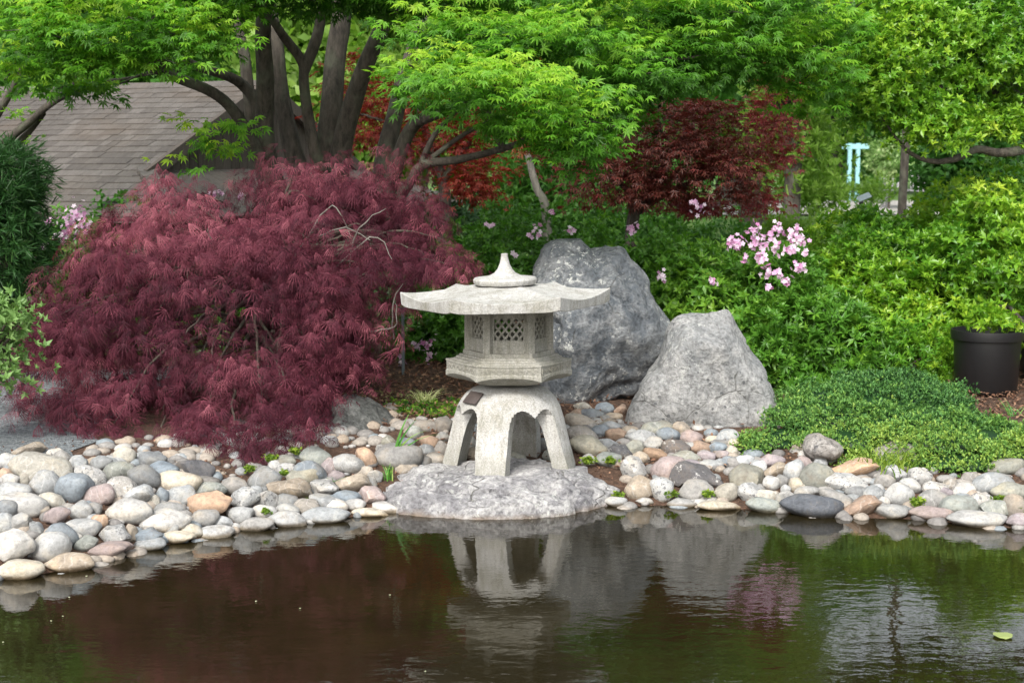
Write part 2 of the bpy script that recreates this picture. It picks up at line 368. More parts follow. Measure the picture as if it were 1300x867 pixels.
M['shingle'] = m_wood('weathered_shingle', (.047, .041, .036), (.140, .127, .114), (40, 4, 4))
M['plank'] = m_wood('old_plank', (.05, .04, .033), (.13, .11, .095), (30, 30, 2))
def plain(name, c, rough=.6, bs=None, bst=.2, spec=.4, metal=0):
    m, t, b, o = newmat(name); n = noi(t, objc(t), bs or 20, 4, .6)
    cc = mix(t, 1, c, ramp(t, n, [(.3, .8), (.7, 1.15)]), 'MULTIPLY'); t.links.new(cc, b.inputs['Base Color'])
    b.inputs['Roughness'].default_value = rough; b.inputs['Specular IOR Level'].default_value = spec; b.inputs['Metallic'].default_value = metal
    bump(t, b, n, bst, .003); return m
M['pot'] = plain('black_plastic', (.008, .008, .009), .42, 30, .1, .5)
M['bronze'] = plain('dark_bronze', (.07, .055, .05), .5, 60, .3)
M['zinc'] = plain('grey_metal', (.12, .15, .16), .45)
M['black'] = plain('black_metal', (.012, .012, .013), .5)
M['aqua'] = plain('aqua_paint', (.30, .58, .60), .6)
M['bench'] = plain('grey_bench', (.38, .37, .38), .7)
M['soilpot'] = plain('potting_soil', (.04, .03, .02), .95, 60, .8)

# ------------------------------------------------------------------ leaf templates
def T_star(lobes=7, wid=.13, droop=.25, spread=118, lens=(.5, .78, .95, 1, .95, .78, .5), rnd=0):
    V = [(0, 0, 0)]; F = []
    for i, L in enumerate(lens):
        a = R(-spread+2*spread*i/(len(lens)-1)); d = np.array([math.sin(a), math.cos(a)]); s = np.array([d[1], -d[0]])
        m_ = L*.42; k = len(V)
        V += [(*(d*m_-s*wid*L), .03), (*(d*L), -droop*L), (*(d*m_+s*wid*L), .03)]
        F += [(0, k, k+1), (0, k+1, k+2)]
    return np.array(V, float), [np.array(F)]
def T_lace(dr=1.0, sp=1.0):
    V = []; F = []; Q = []
    lens = (.6, .9, .82, 1, .93, .76, .5)
    for i, L in enumerate(lens):
        a = R((-72+144*i/6)*sp); d = np.array([math.sin(a), math.cos(a), 0]); s = np.array([d[1], -d[0], 0]); k = len(V)
        w_ = .014
        pts = [(0, 0.), (.55*L, -.06*dr), (L, -.27*dr)]; ws = [.5*w_, w_*1.15, 0]
        for (r, z), ww in zip(pts, ws):
            if ww: V += [tuple(d*r-s*ww+(0, 0, z)), tuple(d*r+s*ww+(0, 0, z))]
            else: V.append(tuple(d*r+(0, 0, z)))
        Q += [(k, k+2, k+3, k+1)]; F.append((k+2, k+4, k+3))
        for r, z, sg in ((.5, -.06*dr, 1),):      # cut side teeth
            j = len(V); V += [tuple(d*(r-.05)*L+(0, 0, z)), tuple(d*(r+.03)*L+(0, 0, z)), tuple(d*(r+.15)*L+s*sg*.11*L+(0, 0, z-.06))]; F.append((j, j+1, j+2))
    return np.array(V, float), [np.array(F), np.array(Q)]
def T_leaf(wid=.25, fold=.08, droop=.12):
    V = [(0, 0, 0), (-wid, .45, fold), (0, .5, -.0), (wid, .45, fold), (0, 1, -droop)]
    return np.array(V, float), [np.array([(0, 2, 1), (0, 3, 2), (1, 2, 4), (2, 3, 4)])]
def T_rosette(n=6, wid=.22, lift=.55, inner=0):
    V = []; F = []; tv, tf = T_leaf(wid)
    for i in range(n+inner):
        a = 2*math.pi*i/n+.3*(i % 2); el = lift if i < n else 1.15; sc = 1 if i < n else .6
        el += .2*((i*37) % 5-2)/2; sc *= .85+.15*((i*53) % 4)/2
        Rm = (Matrix.Rotation(a, 3, 'Z') @ Matrix.Rotation(el, 3, 'X')); k = len(V)
        for v in tv: V.append(tuple(Rm @ Vector(v)*sc))
        F += [(x+k, y+k, z+k) for x, y, z in tf[0]]
    return np.array(V, float), [np.array(F)]
def T_tuft(n=7, w=.05, spread=.7, seed=1):
    r = random.Random(seed); V = []; F = []
    for i in range(n):
        a = r.uniform(0, 6.28); el = r.uniform(.1, spread); L = r.uniform(.6, 1); d = Vector((math.cos(a)*math.sin(el), math.sin(a)*math.sin(el), math.cos(el)))
        s = d.cross(Vector((0, 0, 1))).normalized()*w if el > .05 else Vector((w, 0, 0)); k = len(V)
        V += [tuple(-s*.5), tuple(s*.5), tuple(d*L*.6+s), tuple(d*L*.6-s), tuple(d*L+Vector((0, 0, -.1*el)))]
        F += [(k, k+1, k+2), (k, k+2, k+3), (k+3, k+2, k+4)]
    return np.array(V, float), [np.array(F)]
def T_blossom():
    V = [(0, 0, -.25)]; F = []
    for i in range(5):
        a = 2*math.pi*i/5; d = np.array([math.cos(a), math.sin(a)]); s = np.array([-d[1], d[0]]); k = len(V)
        V += [(*(d*.55-s*.36), .12), (*(d*1.0), .1), (*(d*.55+s*.36), .12)]; F += [(0, k, k+1), (0, k+1, k+2)]
    return np.array(V, float), [np.array(F)]
def T_cluster(n=7, seed=3, w=.3):
    r = random.Random(seed); V = []; F = []; tv = np.array([(0, 0, 0), (-w, .45, .04), (w, .5, .04), (0, 1, -.1)]); tf = [[(0, 2, 1), (1, 2, 3)]]
    for i in range(n):
        Rm = Matrix.Rotation(r.uniform(0, 6.28), 3, 'Z') @ Matrix.Rotation(r.uniform(-.4, 1.1), 3, 'X'); o = Vector((r.uniform(-.6, .6), r.uniform(-.6, .6), r.uniform(-.3, .3))); k = len(V)
        for v in tv: V.append(tuple(Rm @ Vector(v)*.55+o))
        F += [(x+k, y+k, z+k) for x, y, z in tf[0]]
    return np.array(V, float), [np.array(F)]
def rand_dir(n):
    return norm(rs.normal(0, 1, (n, 3)))
def upz(n): return np.tile(np.array([[0., 0, 1]]), (n, 1))
def noise3(p, f, seed=0):
    return np.array([noise.noise(Vector(q)*f+Vector((seed*7.3, seed*3.1, 0))) for q in p])
def ell(px, py, Y, rx, ry, dy=None):
    """an ellipsoid of the place: centre and radii, from where it stands in the view and how far away"""
    s = Y/FPX; return (np.array(P(px, py, Y)), np.array([rx*s, (dy if dy else rx*s*.8), ry*s]))
def shell_points(els, n, shell=.3, inner=.15, lump=.18, lf=2.0, seed=1, bottom=-1.0):
    """points near the surface of a union of ellipsoids, plus some inside; returns positions and outward dirs"""
    wts = np.array([(e[1][0]*e[1][2]+e[1][0]*e[1][1]) for e in els]); wts = wts/wts.sum()
    out = []; nr = []; need = n; it = 0
    while need > 0 and it < 12:
        k = rs.choice(len(els), need*2, p=wts); d = rand_dir(need*2)
        d = d[d[:, 2] > bottom]; k = k[:len(d)]
        C = np.array([e[0] for e in els])[k]; Rr = np.array([e[1] for e in els])[k]
        isin = rs.rand(len(d)) < inner
        rad = np.where(isin, rs.rand(len(d))**.5*.8, 1-shell*rs.rand(len(d))**1.3)
        p = C+d*Rr*rad[:, None]
        ok = np.ones(len(p), bool)
        for j, e in enumerate(els):
            q = np.sqrt((((p-e[0])/e[1])**2).sum(1)); ok &= (q > .62) | (k == j) | isin
        p = p[ok]; dd = norm(d[ok]/Rr[ok]); out.append(p); nr.append(dd); need = n-sum(len(a) for a in out); it += 1
    p = np.concatenate(out)[:n]; d = np.concatenate(nr)[:n]
    if lump: p = p+d*(noise3(p, lf, seed)*lump)[:, None]
    return p, d
def clumped(c, d, k, spread, flat=.5):
    """k points round each clump centre"""
    n = len(c); o = rs.normal(0, 1, (n, k, 3))*spread; o[:, :, 2] *= flat
    return (c[:, None]+o).reshape(-1, 3), np.repeat(d, k, 0), o.reshape(-1, 3)

# ------------------------------------------------------------------ setting: ground, water, paths
def grid_sheet(name, xs, ys, zf, mat, kind='structure'):
    X, Y = np.meshgrid(xs, ys); Z = zf(X, Y); V = np.stack([X, Y, Z], -1).reshape(-1, 3); nx = len(xs); ny = len(ys)
    i = np.arange(ny-1)[:, None]; j = np.arange(nx-1)[None]
    F = np.stack([i*nx+j, i*nx+j+1, (i+1)*nx+j+1, (i+1)*nx+j], -1).reshape(-1, 4)
    o = link(name, npmesh(name, V, F, smooth=True), mat); tag(o, kind=kind); return o
xs = np.concatenate([np.linspace(-150, -8, 24), np.linspace(-7.6, 7.6, 150), np.linspace(8, 150, 24)])
ys = np.concatenate([np.linspace(2, 6.5, 8), np.linspace(6.6, 14, 120), np.linspace(14.4, 30, 30), np.linspace(32, 300, 30)])
def zf(X, Y):
    z = hg(X, Y); f = np.clip((Y-9)/2, 0, 1)
    z = z+f*.02*np.sin(X*3.1+np.sin(Y*2))*np.cos(Y*2.3)
    return z
grid_sheet('ground', xs, ys, zf, M['soil'])
V = np.array([(-150, -40, 0), (150, -40, 0), (150, 12.5, 0), (-150, 12.5, 0)], float)
link('pond_water', npmesh('pond_water', V, np.array([[0, 1, 2, 3]])), M['water'])['kind'] = 'structure'
px_ = np.linspace(-9, -2.5, 50); py_ = np.linspace(0, 1, 24)
X = np.tile(px_, (24, 1)); Y0 = np.interp(px_, WX, WY)+1.5; Y = Y0+py_[:, None]*3.2; X = X.copy(); X[:, -1] += rs.uniform(-.08, .08, 24); Y = Y.copy(); Y[0] += rs.uniform(-.04, .04, 50); Z = zf(X, Y)+.006
Vv = np.stack([X, Y, Z], -1).reshape(-1, 3); i = np.arange(23)[:, None]; j = np.arange(49)[None]
link('gravel_path', npmesh('gravel_path', Vv, np.stack([i*50+j, i*50+j+1, (i+1)*50+j+1, (i+1)*50+j], -1).reshape(-1, 4), smooth=True), M['gravel'])['kind'] = 'structure'
grid_sheet('far_path', np.linspace(2, 60, 20), np.linspace(40, 52, 6), lambda X, Y: zf(X, Y)+.03, M['farpath'])

# mulch chips and fallen leaves
def chips(name, regions, size, mat, seed=1):
    pts = []
    for (x0, x1, y0, y1, n) in regions:
        x = rs.uniform(x0, x1, n); y = rs.uniform(y0, y1, n); pts.append(np.stack([x, y, hg(x, y)+.012+rs.rand(n)*.02], 1))
    p = np.concatenate(pts); n = len(p); ax = rand_dir(n); ax[:, 2] *= .35; nz = upz(n)+rs.normal(0, .35, (n, 3))
    o = scatter(name, T_leaf(.22, .05, .1), p, ax, nz, rs.uniform(size[0], size[1], n), rs.rand(n), mat); tag(o, kind='stuff'); return o
tag(chips('bark_mulch', [(-1.6, .6, 9.7, 12.6, 9000), (2.2, 4.2, 9.8, 12.2, 6000), (-.6, 2.2, 9.0, 10.6, 1600)], (.018, .045), M['litter']), 'brown bark mulch spread over the beds behind the pond', 'mulch')

# ------------------------------------------------------------------ boulders
def rock_mesh(name, outline, Y, depth, seed, planes=9, sub=5, amp=.05, f=1.6, sharp=.75, front=1.0):
    cx = sum(p[0] for p in outline)/len(outline); cy = sum(p[1] for p in outline)/len(outline)
    c = P(cx, cy, Y); s = Y/FPX
    th = np.array([math.atan2(-(p[1]-cy), p[0]-cx) for p in outline]); rr = np.array([math.hypot(p[0]-cx, p[1]-cy)*s for p in outline])
    o_ = np.argsort(th); th = th[o_]; rr = rr[o_]; th = np.concatenate([th-2*np.pi, th, th+2*np.pi]); rr = np.tile(rr, 3)
    bm = bmesh.new(); bmesh.ops.create_icosphere(bm, subdivisions=sub, radius=1)
    rnd = random.Random(seed); pl = []
    for i in range(planes):
        d = Vector((rnd.uniform(-1, 1), rnd.uniform(-1.3, .3), rnd.uniform(-.8, .9))).normalized(); pl.append((d, rnd.uniform(.74, .92)))
    for v in bm.verts:
        q = v.co.copy()
        for d, h in pl:
            k = q.dot(d)
            if k > h: q -= d*(k-h)*.92
        t_ = math.atan2(v.co.z, v.co.x); r0 = math.hypot(v.co.x, v.co.z); Rt = float(np.interp(t_, th, rr))
        rho = min(1, math.hypot(q.x, q.z)); k = (rho**sharp)
        x = math.cos(t_)*Rt*k; z = math.sin(t_)*Rt*k; y = q.y*depth
        p = Vector((x, y, z))
        n1 = noise.fractal(p*f+Vector((seed, 0, 0)), 1.0, 2.1, 5); rg = abs(noise.noise(p*f*1.7+Vector((0, seed, 3))))
        nn = Vector((x/max(Rt, .01), q.y*1.2, z/max(Rt, .01)))
        p += nn.normalized()*(n1*amp-(max(0, .10-rg))*amp*3.0) if nn.length > 0 else Vector()
        v.co = p
    me = bm_mesh(name, bm, 50); return me, c
def boulder(name, outline, Y, depth, seed, mat, label, **kw):
    me, c = rock_mesh(name, outline, Y, depth, seed, **kw); o = link(name, me, mat); o.location = c; tag(o, label, 'boulder'); return o
boulder('standing_boulder', [(684, 345), (689, 314), (703, 304), (722, 303), (738, 301), (748, 314), (765, 311), (785, 314), (800, 326), (820, 342), (838, 362), (847, 388), (846, 425), (840, 455), (828, 485), (808, 508), (780, 520), (750, 530), (720, 535), (695, 520), (684, 480), (681, 410)],
        10.75, .42, 3, M['rock_tall'], 'tall rounded blue grey boulder standing behind the stone lantern', amp=.085, f=2.1, planes=18)
boulder('leaning_boulder', [(790, 562), (793, 530), (805, 497), (820, 462), (836, 428), (850, 404), (868, 393), (895, 396), (922, 396), (935, 414), (952, 446), (970, 478), (988, 508), (1002, 538), (996, 562), (960, 572), (900, 576), (840, 574)],
        9.95, .34, 11, M['rock_tri'], 'pale grey triangular boulder with a flat spotted face right of the lantern', amp=.045, f=2.2, planes=16, sharp=.6)
boulder('shaded_boulder', [(366, 590), (372, 555), (392, 525), (420, 507), (450, 504), (476, 514), (496, 532), (506, 550), (500, 572), (470, 592), (420, 600)],
        9.8, .30, 5, M['rock_dark'], 'dark grey boulder half hidden under the right side of the red maple', amp=.06, f=2.3)
boulder('corner_rock', [(985, 550), (990, 520), (1003, 514), (1020, 517), (1028, 530), (1030, 550), (1010, 562)], 9.7, .14, 8, M['rock_warm'], 'small pale angular rock wedged at the right foot of the triangular boulder', amp=.015, f=5, sub=4)
boulder('corner_rock', [(1020, 555), (1030, 538), (1045, 532), (1046, 545), (1038, 556)], 9.65, .08, 9, M['rock_warm'], 'tiny flat grey rock in the juniper beside the triangular boulder', amp=.008, f=6, sub=3)
boulder('angular_rock', [(1018, 566), (1022, 553), (1034, 549), (1048, 552), (1062, 560), (1071, 570), (1064, 580), (1048, 583), (1038, 582), (1026, 584)], 8.98, .12, 14, M['rock_warm'], 'wedge shaped grey and tan rock sitting on the edge of the juniper', amp=.012, f=6, sub=4)
boulder('low_rock', [(1106, 590), (1110, 572), (1125, 563), (1148, 561), (1168, 568), (1178, 580), (1165, 596)], 9.0, .12, 15, M['rock_warm'], 'low pale rock sunk in the juniper behind the grass tuft', amp=.012, f=5, sub=4)

# the flat slab the lantern stands on
def slab():
    outline = [(484, 622), (478, 640), (495, 652), (530, 655), (560, 659), (610, 660), (660, 659), (705, 656), (740, 650), (770, 644), (785, 630), (790, 612), (770, 598), (735, 588), (700, 578), (650, 575), (590, 578), (545, 588), (505, 603)]
    n = 180; c = Vector((-.03, 8.98, 0))
    pts = []
    for px, py in outline:
        g = G0(px, py) if py > 615 else ray_ground(px, py, .06); pts.append((math.atan2(g.y-c.y, g.x-c.x), math.hypot(g.x-c.x, g.y-c.y)))
    pts.sort(); th = np.array([p[0] for p in pts]); rr = np.array([p[1] for p in pts]); th = np.concatenate([th-2*np.pi, th, th+2*np.pi]); rr = np.tile(rr, 3)
    rings = 64; V = []; ang = np.linspace(-np.pi, np.pi, n, endpoint=False)
    for k in range(rings):
        s = (k/(rings-1))**.8
        for a in ang:
            Rr = float(np.interp(a, th, rr))*(1+.035*noise.noise(Vector((math.cos(a)*3, math.sin(a)*3, 1))))
            x = c.x+math.cos(a)*Rr*s*1.0; y = c.y+math.sin(a)*Rr*s
            e = max(0, 1-s)
            top = .155+.022*noise.noise(Vector((x*3, y*3, 0)))
            f_ = min(1, e/.40); z = top*(.30*min(1, e/.05)+.70*(1-(1-f_)**1.7))-.09*(1-min(1, e/.03))
            if math.hypot(x+.02, y-9) < .45: z = max(z, .148) if e > .1 else z
            q = Vector((x, y, z)); w_ = min(1, (1-e)*1.6)
            z += (.03*noise.fractal(q*4, 1, 2, 5)+.005*noise.noise(q*16))*w_
            ld = noise.noise(Vector((x*1.6, y*6+x*1.5, 3)))+.3*noise.noise(q*7)
            z -= .055*max(0, .14-abs(ld))/.14*(1 if s > .5 else .12)
            st_ = ((z+.04*noise.noise(Vector((x*2.5, y*2, 5)))+.02*x)*24) % 1
            out_ = .028*(st_-.5)*(1 if s > .7 else 0)
            x += .028*noise.noise(q*7)*s+math.cos(a)*out_; y += .022*noise.noise(q*7+Vector((4, 4, 4)))*s+math.sin(a)*out_
            V.append((x, y, z))
    V = np.array(V); i = np.arange(rings-1)[:, None]; j = np.arange(n)[None]; jn = (j+1) % n
    F = np.stack([i*n+j, (i+1)*n+j, (i+1)*n+jn, i*n+jn], -1).reshape(-1, 4)
    o = link('stone_slab', npmesh('stone_slab', V, F, smooth=True), M['rock_slab']); tag(o, 'broad flat grey slab at the water edge carrying the lantern', 'slab')
slab()

# ------------------------------------------------------------------ stone lantern
LX, LY, LZ = -.018, 9.0, .165
lan = empty('stone_lantern', (LX, LY, LZ), 'four legged granite snow viewing lantern with wide wavy roof on the slab', 'stone lantern')
def hexr(a): return math.cos(math.pi/6)/math.cos(((a+math.pi/6) % (math.pi/3))-math.pi/6)
def corner(a):
    d = abs(((a+math.pi/6) % (math.pi/3))-math.pi/6)/(math.pi/6); return 1-(1-d)  # 0 mid face .. 1 corner
def hexloft(name, rings, seg=96, cap=True, ang=28):
    """rings: functions or (R, z) ; hex corners at azimuth 0,60..; flat face towards the camera"""
    bm = bmesh.new(); rv = []
    for rg in rings:
        row = []
        for i in range(seg):
            a = 2*math.pi*i/seg
            m_ = ((a) % (math.pi/3)); d = abs(m_-math.pi/6); cn = d/(math.pi/6)     # 1 at corner, 0 mid face
            hr = math.cos(math.pi/6)/math.cos(m_-math.pi/6)
            if callable(rg): r_, z_ = rg(cn)
            else: r_, z_ = rg
            row.append(bm.verts.new((r_*hr*math.cos(a), r_*hr*math.sin(a), z_)))
        rv.append(row)
    for a, b in zip(rv[:-1], rv[1:]):
        for i in range(seg): bm.faces.new((a[i], a[(i+1) % seg], b[(i+1) % seg], b[i]))
    if cap: bm.faces.new(rv[0]); bm.faces.new(rv[-1])
    return bm_mesh(name, bm, ang)
# roof
def rt(s):
    def f(cn):
        drop = .070*(s**1.0*.3+.7*(s**3*(4-3*s))); up = .036*cn**2.2*s**3.5
        if s > .86: up += .0
        return (.605*s*(1+.004*cn), 1.043-drop+up+.004*cn**8*(1-s)*s*4)
    return f
zt = LZ
rings = [rt(s) for s in (.2, .3, .4, .5, .6, .7, .78, .85, .9, .94, .97, .99)]+[lambda cn: (.606, 1.043-.070+.036*cn**2.2-.003), lambda cn: (.6, .924+.012*cn**10), lambda cn: (.592, .920+.011*cn**10), lambda cn: (.45, .940), lambda cn: (.28, .945), lambda cn: (.1, .945)]
ro = link('roof', hexloft('roof', rings), M['granite'], lan, False); ro.rotation_euler = (0, R(-1.2), 0)
ro.location = (0, 0, -.003)
bm = bmesh.new(); lathe(bm, [(0, 1.035), (.172, 1.038), (.182, 1.05), (.184, 1.066), (.176, 1.078), (.13, 1.083), (.095, 1.088), (.062, 1.104), (.042, 1.128), (.03, 1.155), (.022, 1.185), (.019, 1.205), (.021, 1.212), (.012, 1.216), (0, 1.217)], 48)
fi = link('finial', bm_mesh('finial', bm, 40), M['granite'], lan, False); fi.rotation_euler = (0, R(-1.2), 0)
# light chamber: six window panels between posts
ch = bpy.data.objects.new('light_chamber', None); SC.collection.objects.link(ch); ch.parent = lan
bm = bmesh.new()
Rc = .248; ap = Rc*math.cos(math.pi/6)
z0, z1 = .642, .948
def hexprism(bm, r, za, zb):
    a_ = [bm.verts.new((r*math.cos(k*math.pi/3), r*math.sin(k*math.pi/3), za)) for k in range(6)]; b_ = [bm.verts.new((r*math.cos(k*math.pi/3), r*math.sin(k*math.pi/3), zb)) for k in range(6)]
    bm.faces.new(a_); bm.faces.new(b_)
    for k in range(6): bm.faces.new((a_[k], a_[(k+1) % 6], b_[(k+1) % 6], b_[k]))
hexprism(bm, .265, z0-.016, z0+.02); hexprism(bm, .235, z0+.012, z0+.05); hexprism(bm, .262, z1-.05, z1-.002)
link('chamber_core', bm_mesh('chamber_core', bm), M['granite_d'], ch, False)
for k in range(6):
    a = k*math.pi/3; bm = bmesh.new()
    bx(bm, ((Rc-.016)*math.cos(a), (Rc-.016)*math.sin(a), (z0+z1)/2+.0), (.048, .048, z1-z0-.03), Matrix.Rotation(a, 3, 'Z'), .004)
    link('corner_post', bm_mesh('corner_post', bm), M['granite_d'], ch, False)
for k in range(6):
    a = k*math.pi/3+math.pi/6; rot = Matrix.Rotation(a+math.pi/2, 3, 'Z'); W_ = Rc-.03; bm = bmesh.new()
    def fr(u, z, su, sz, th=.034, off=0):
        c = rot @ Vector((u, 0, 0)); n_ = Vector((math.cos(a), math.sin(a), 0))*(ap-.03+off); bx(bm, (c.x+n_.x, c.y+n_.y, z), (su, th, sz), rot, .003)
    fr(0, z0+.055, W_, .075); fr(0, z1-.052, W_, .075); fr(-W_/2+.012, (z0+z1)/2, .03, z1-z0-.18); fr(W_/2-.012, (z0+z1)/2, .03, z1-z0-.18)
    p = link('window_panel', bm_mesh('window_panel', bm), M['granite_d'], ch, False)
    # sloping carved foot with small scallops
    bm = bmesh.new(); ow = W_-.055; oh = z1-z0-.155; zc = (z0+z1)/2+.0; th = math.atan2(oh/3, ow/4)
    n_ = Vector((math.cos(a), math.sin(a), 0))*(ap-.032)
    for sgn in (1, -1):
        for q in range(-6, 8):
            # line through lattice cells, clipped to the opening
            x0 = q*ow/4-ow/2; pts = []
            for tt in np.linspace(0, 1, 61):
                u = x0+tt*oh/3*3*(ow/4)/(oh/3); z = -oh/2+tt*oh
                if sgn < 0: u = -u
                if abs(u) <= ow/2: pts.append((u, z))
            if len(pts) > 4:
                (u0, za), (u1, zb) = pts[0], pts[-1]; L = math.hypot(u1-u0, zb-za); al = math.atan2(zb-za, u1-u0)
                c = rot @ Vector(((u0+u1)/2, 0, 0)); bx(bm, (c.x+n_.x, c.y+n_.y, zc+(za+zb)/2), (L+.006, .010+.002*sgn, .0115), rot @ Matrix.Rotation(-al, 3, 'Y'))
    if sgn: link('lattice', bm_mesh('lattice', bm), M['granite_d'], p, False)
# platform
def pl(Rr, z, dz=0): return lambda cn: (Rr, z+dz*cn**3)
rings = [pl(.1, .638), pl(.285, .638), pl(.29, .630), pl(.305, .626), pl(.308, .618), pl(.335, .612), pl(.338, .606), pl(.362, .604, .006), pl(.366, .600, .006), pl(.366, .594, .006), pl(.361, .592, .006), pl(.361, .552, -.004), pl(.366, .548, -.008), pl(.366, .535, -.022), pl(.352, .524, -.018), pl(.31, .503, -.01), pl(.26, .485), pl(.20, .473), pl(.1, .473)]
plat = link('platform', hexloft('platform', rings), M['granite_d'], lan, False)
for k in range(6):
    a = k*math.pi/3+math.pi/6; rot = Matrix.Rotation(a+math.pi/2, 3, 'Z'); n_ = Vector((math.cos(a), math.sin(a), 0))*(.3635*math.cos(math.pi/6)-.0025); bm = bmesh.new()
    for q in range(3):       # raised leaf scroll carvings, in three fields
        u0 = (q-1)*.112
        for s_ in (-1, 1):
            c = rot @ Vector((u0+s_*.052, 0, 0)); bx(bm, (c.x+n_.x, c.y+n_.y, .572), (.005, .009, .036), rot)
        for j in range(12):
            u = u0-.044+j*.008; z = .572+.010*math.sin(j*1.05+q)*(1 if j % 2 else .6); c = rot @ Vector((u, 0, 0))
            bx(bm, (c.x+n_.x, c.y+n_.y, z), (.011, .009, .0045), rot @ Matrix.Rotation(math.cos(j*1.05+q)*.9, 3, 'Y'))
    link('carving', bm_mesh('carving', bm), M['granite_d'], plat, False)
# base: dome on four legs
bm = bmesh.new()
prof = [(0, .455), (.10, .457), (.155, .455), (.175, .448), (.215, .432), (.248, .408), (.276, .375), (.298, .335), (.318, .27), (.338, .19), (.36, .10), (.388, 0), (.388, -.035), (.305, -.035), (.292, .03), (.268, .14), (.245, .22), (.21, .30), (.15, .35), (.07, .365), (0, .367)]
lathe(bm, prof, 96); bme = bm_mesh('base', bm)
def arch_cutter(k):
    d = math.pi/4+k*math.pi/2; wq = .094; q0 = wq*math.sqrt(2); bm = bmesh.new()
    hs_ = [(1.05, -.15), (.99, .10), (.975, .24), (.945, .282), (.88, .310), (.78, .329), (.66, .340), (.52, .345), (.38, .343), (.26, .336), (.15, .325), (.06, .311)]; sec = [(-a_, z_) for a_, z_ in hs_]+[(0, .303)]+hs_[::-1]
    ringsv = []
    for q in (q0+.012, .75):
        hw = q-q0+.004; row = []
        for s_, z in sec:
            u = s_*hw; x = q*math.cos(d)-u*math.sin(d); y = q*math.sin(d)+u*math.cos(d); row.append(bm.verts.new((x, y, z)))
        ringsv.append(row)
    n = len(sec)
    for i in range(n): bm.faces.new((ringsv[0][i], ringsv[0][(i+1) % n], ringsv[1][(i+1) % n], ringsv[1][i]))
    bm.faces.new(ringsv[0]); bm.faces.new(ringsv[1]); return bm_mesh('cutter', bm)
base = link('base', bme, M['granite'], lan, False)
cuts = []
for k in range(4):
    co = link('cutter', arch_cutter(k)); cuts.append(co)
    md = base.modifiers.new('b', 'BOOLEAN'); md.object = co; md.operation = 'DIFFERENCE'; md.solver = 'EXACT'
# cutters must share the base's frame while evaluating
for co in cuts: co.location = (LX, LY, LZ)
bpy.context.view_layer.update()
dg = bpy.context.evaluated_depsgraph_get(); nm = bpy.data.meshes.new_from_object(base.evaluated_get(dg)); base.modifiers.clear(); base.data = nm
for co in cuts: bpy.data.objects.remove(co)
if not nm.materials: nm.materials.append(M['granite'])
autosm(nm, 32); base.rotation_euler = (0, 0, R(-90-17+0))
# plaque on the left shoulder
bm = bmesh.new(); bx(bm, (0, 0, 0), (.115, .085, .012), None, .003)
pq = link('plaque', bm_mesh('plaque', bm, 30), M['bronze'], base, False)
az = R(197); rr_ = .262
loc = Vector((rr_*math.cos(az+R(22)), rr_*math.sin(az+R(22)), .402))
nrm_ = Vector((math.cos(az+R(22))*.70, math.sin(az+R(22))*.70, .72)).normalized()
mt = Matrix.Translation(loc) @ nrm_.to_track_quat('Z', 'Y').to_matrix().to_4x4()
pq.matrix_local = Matrix.Rotation(-base.rotation_euler.z, 4, 'Z') @ mt

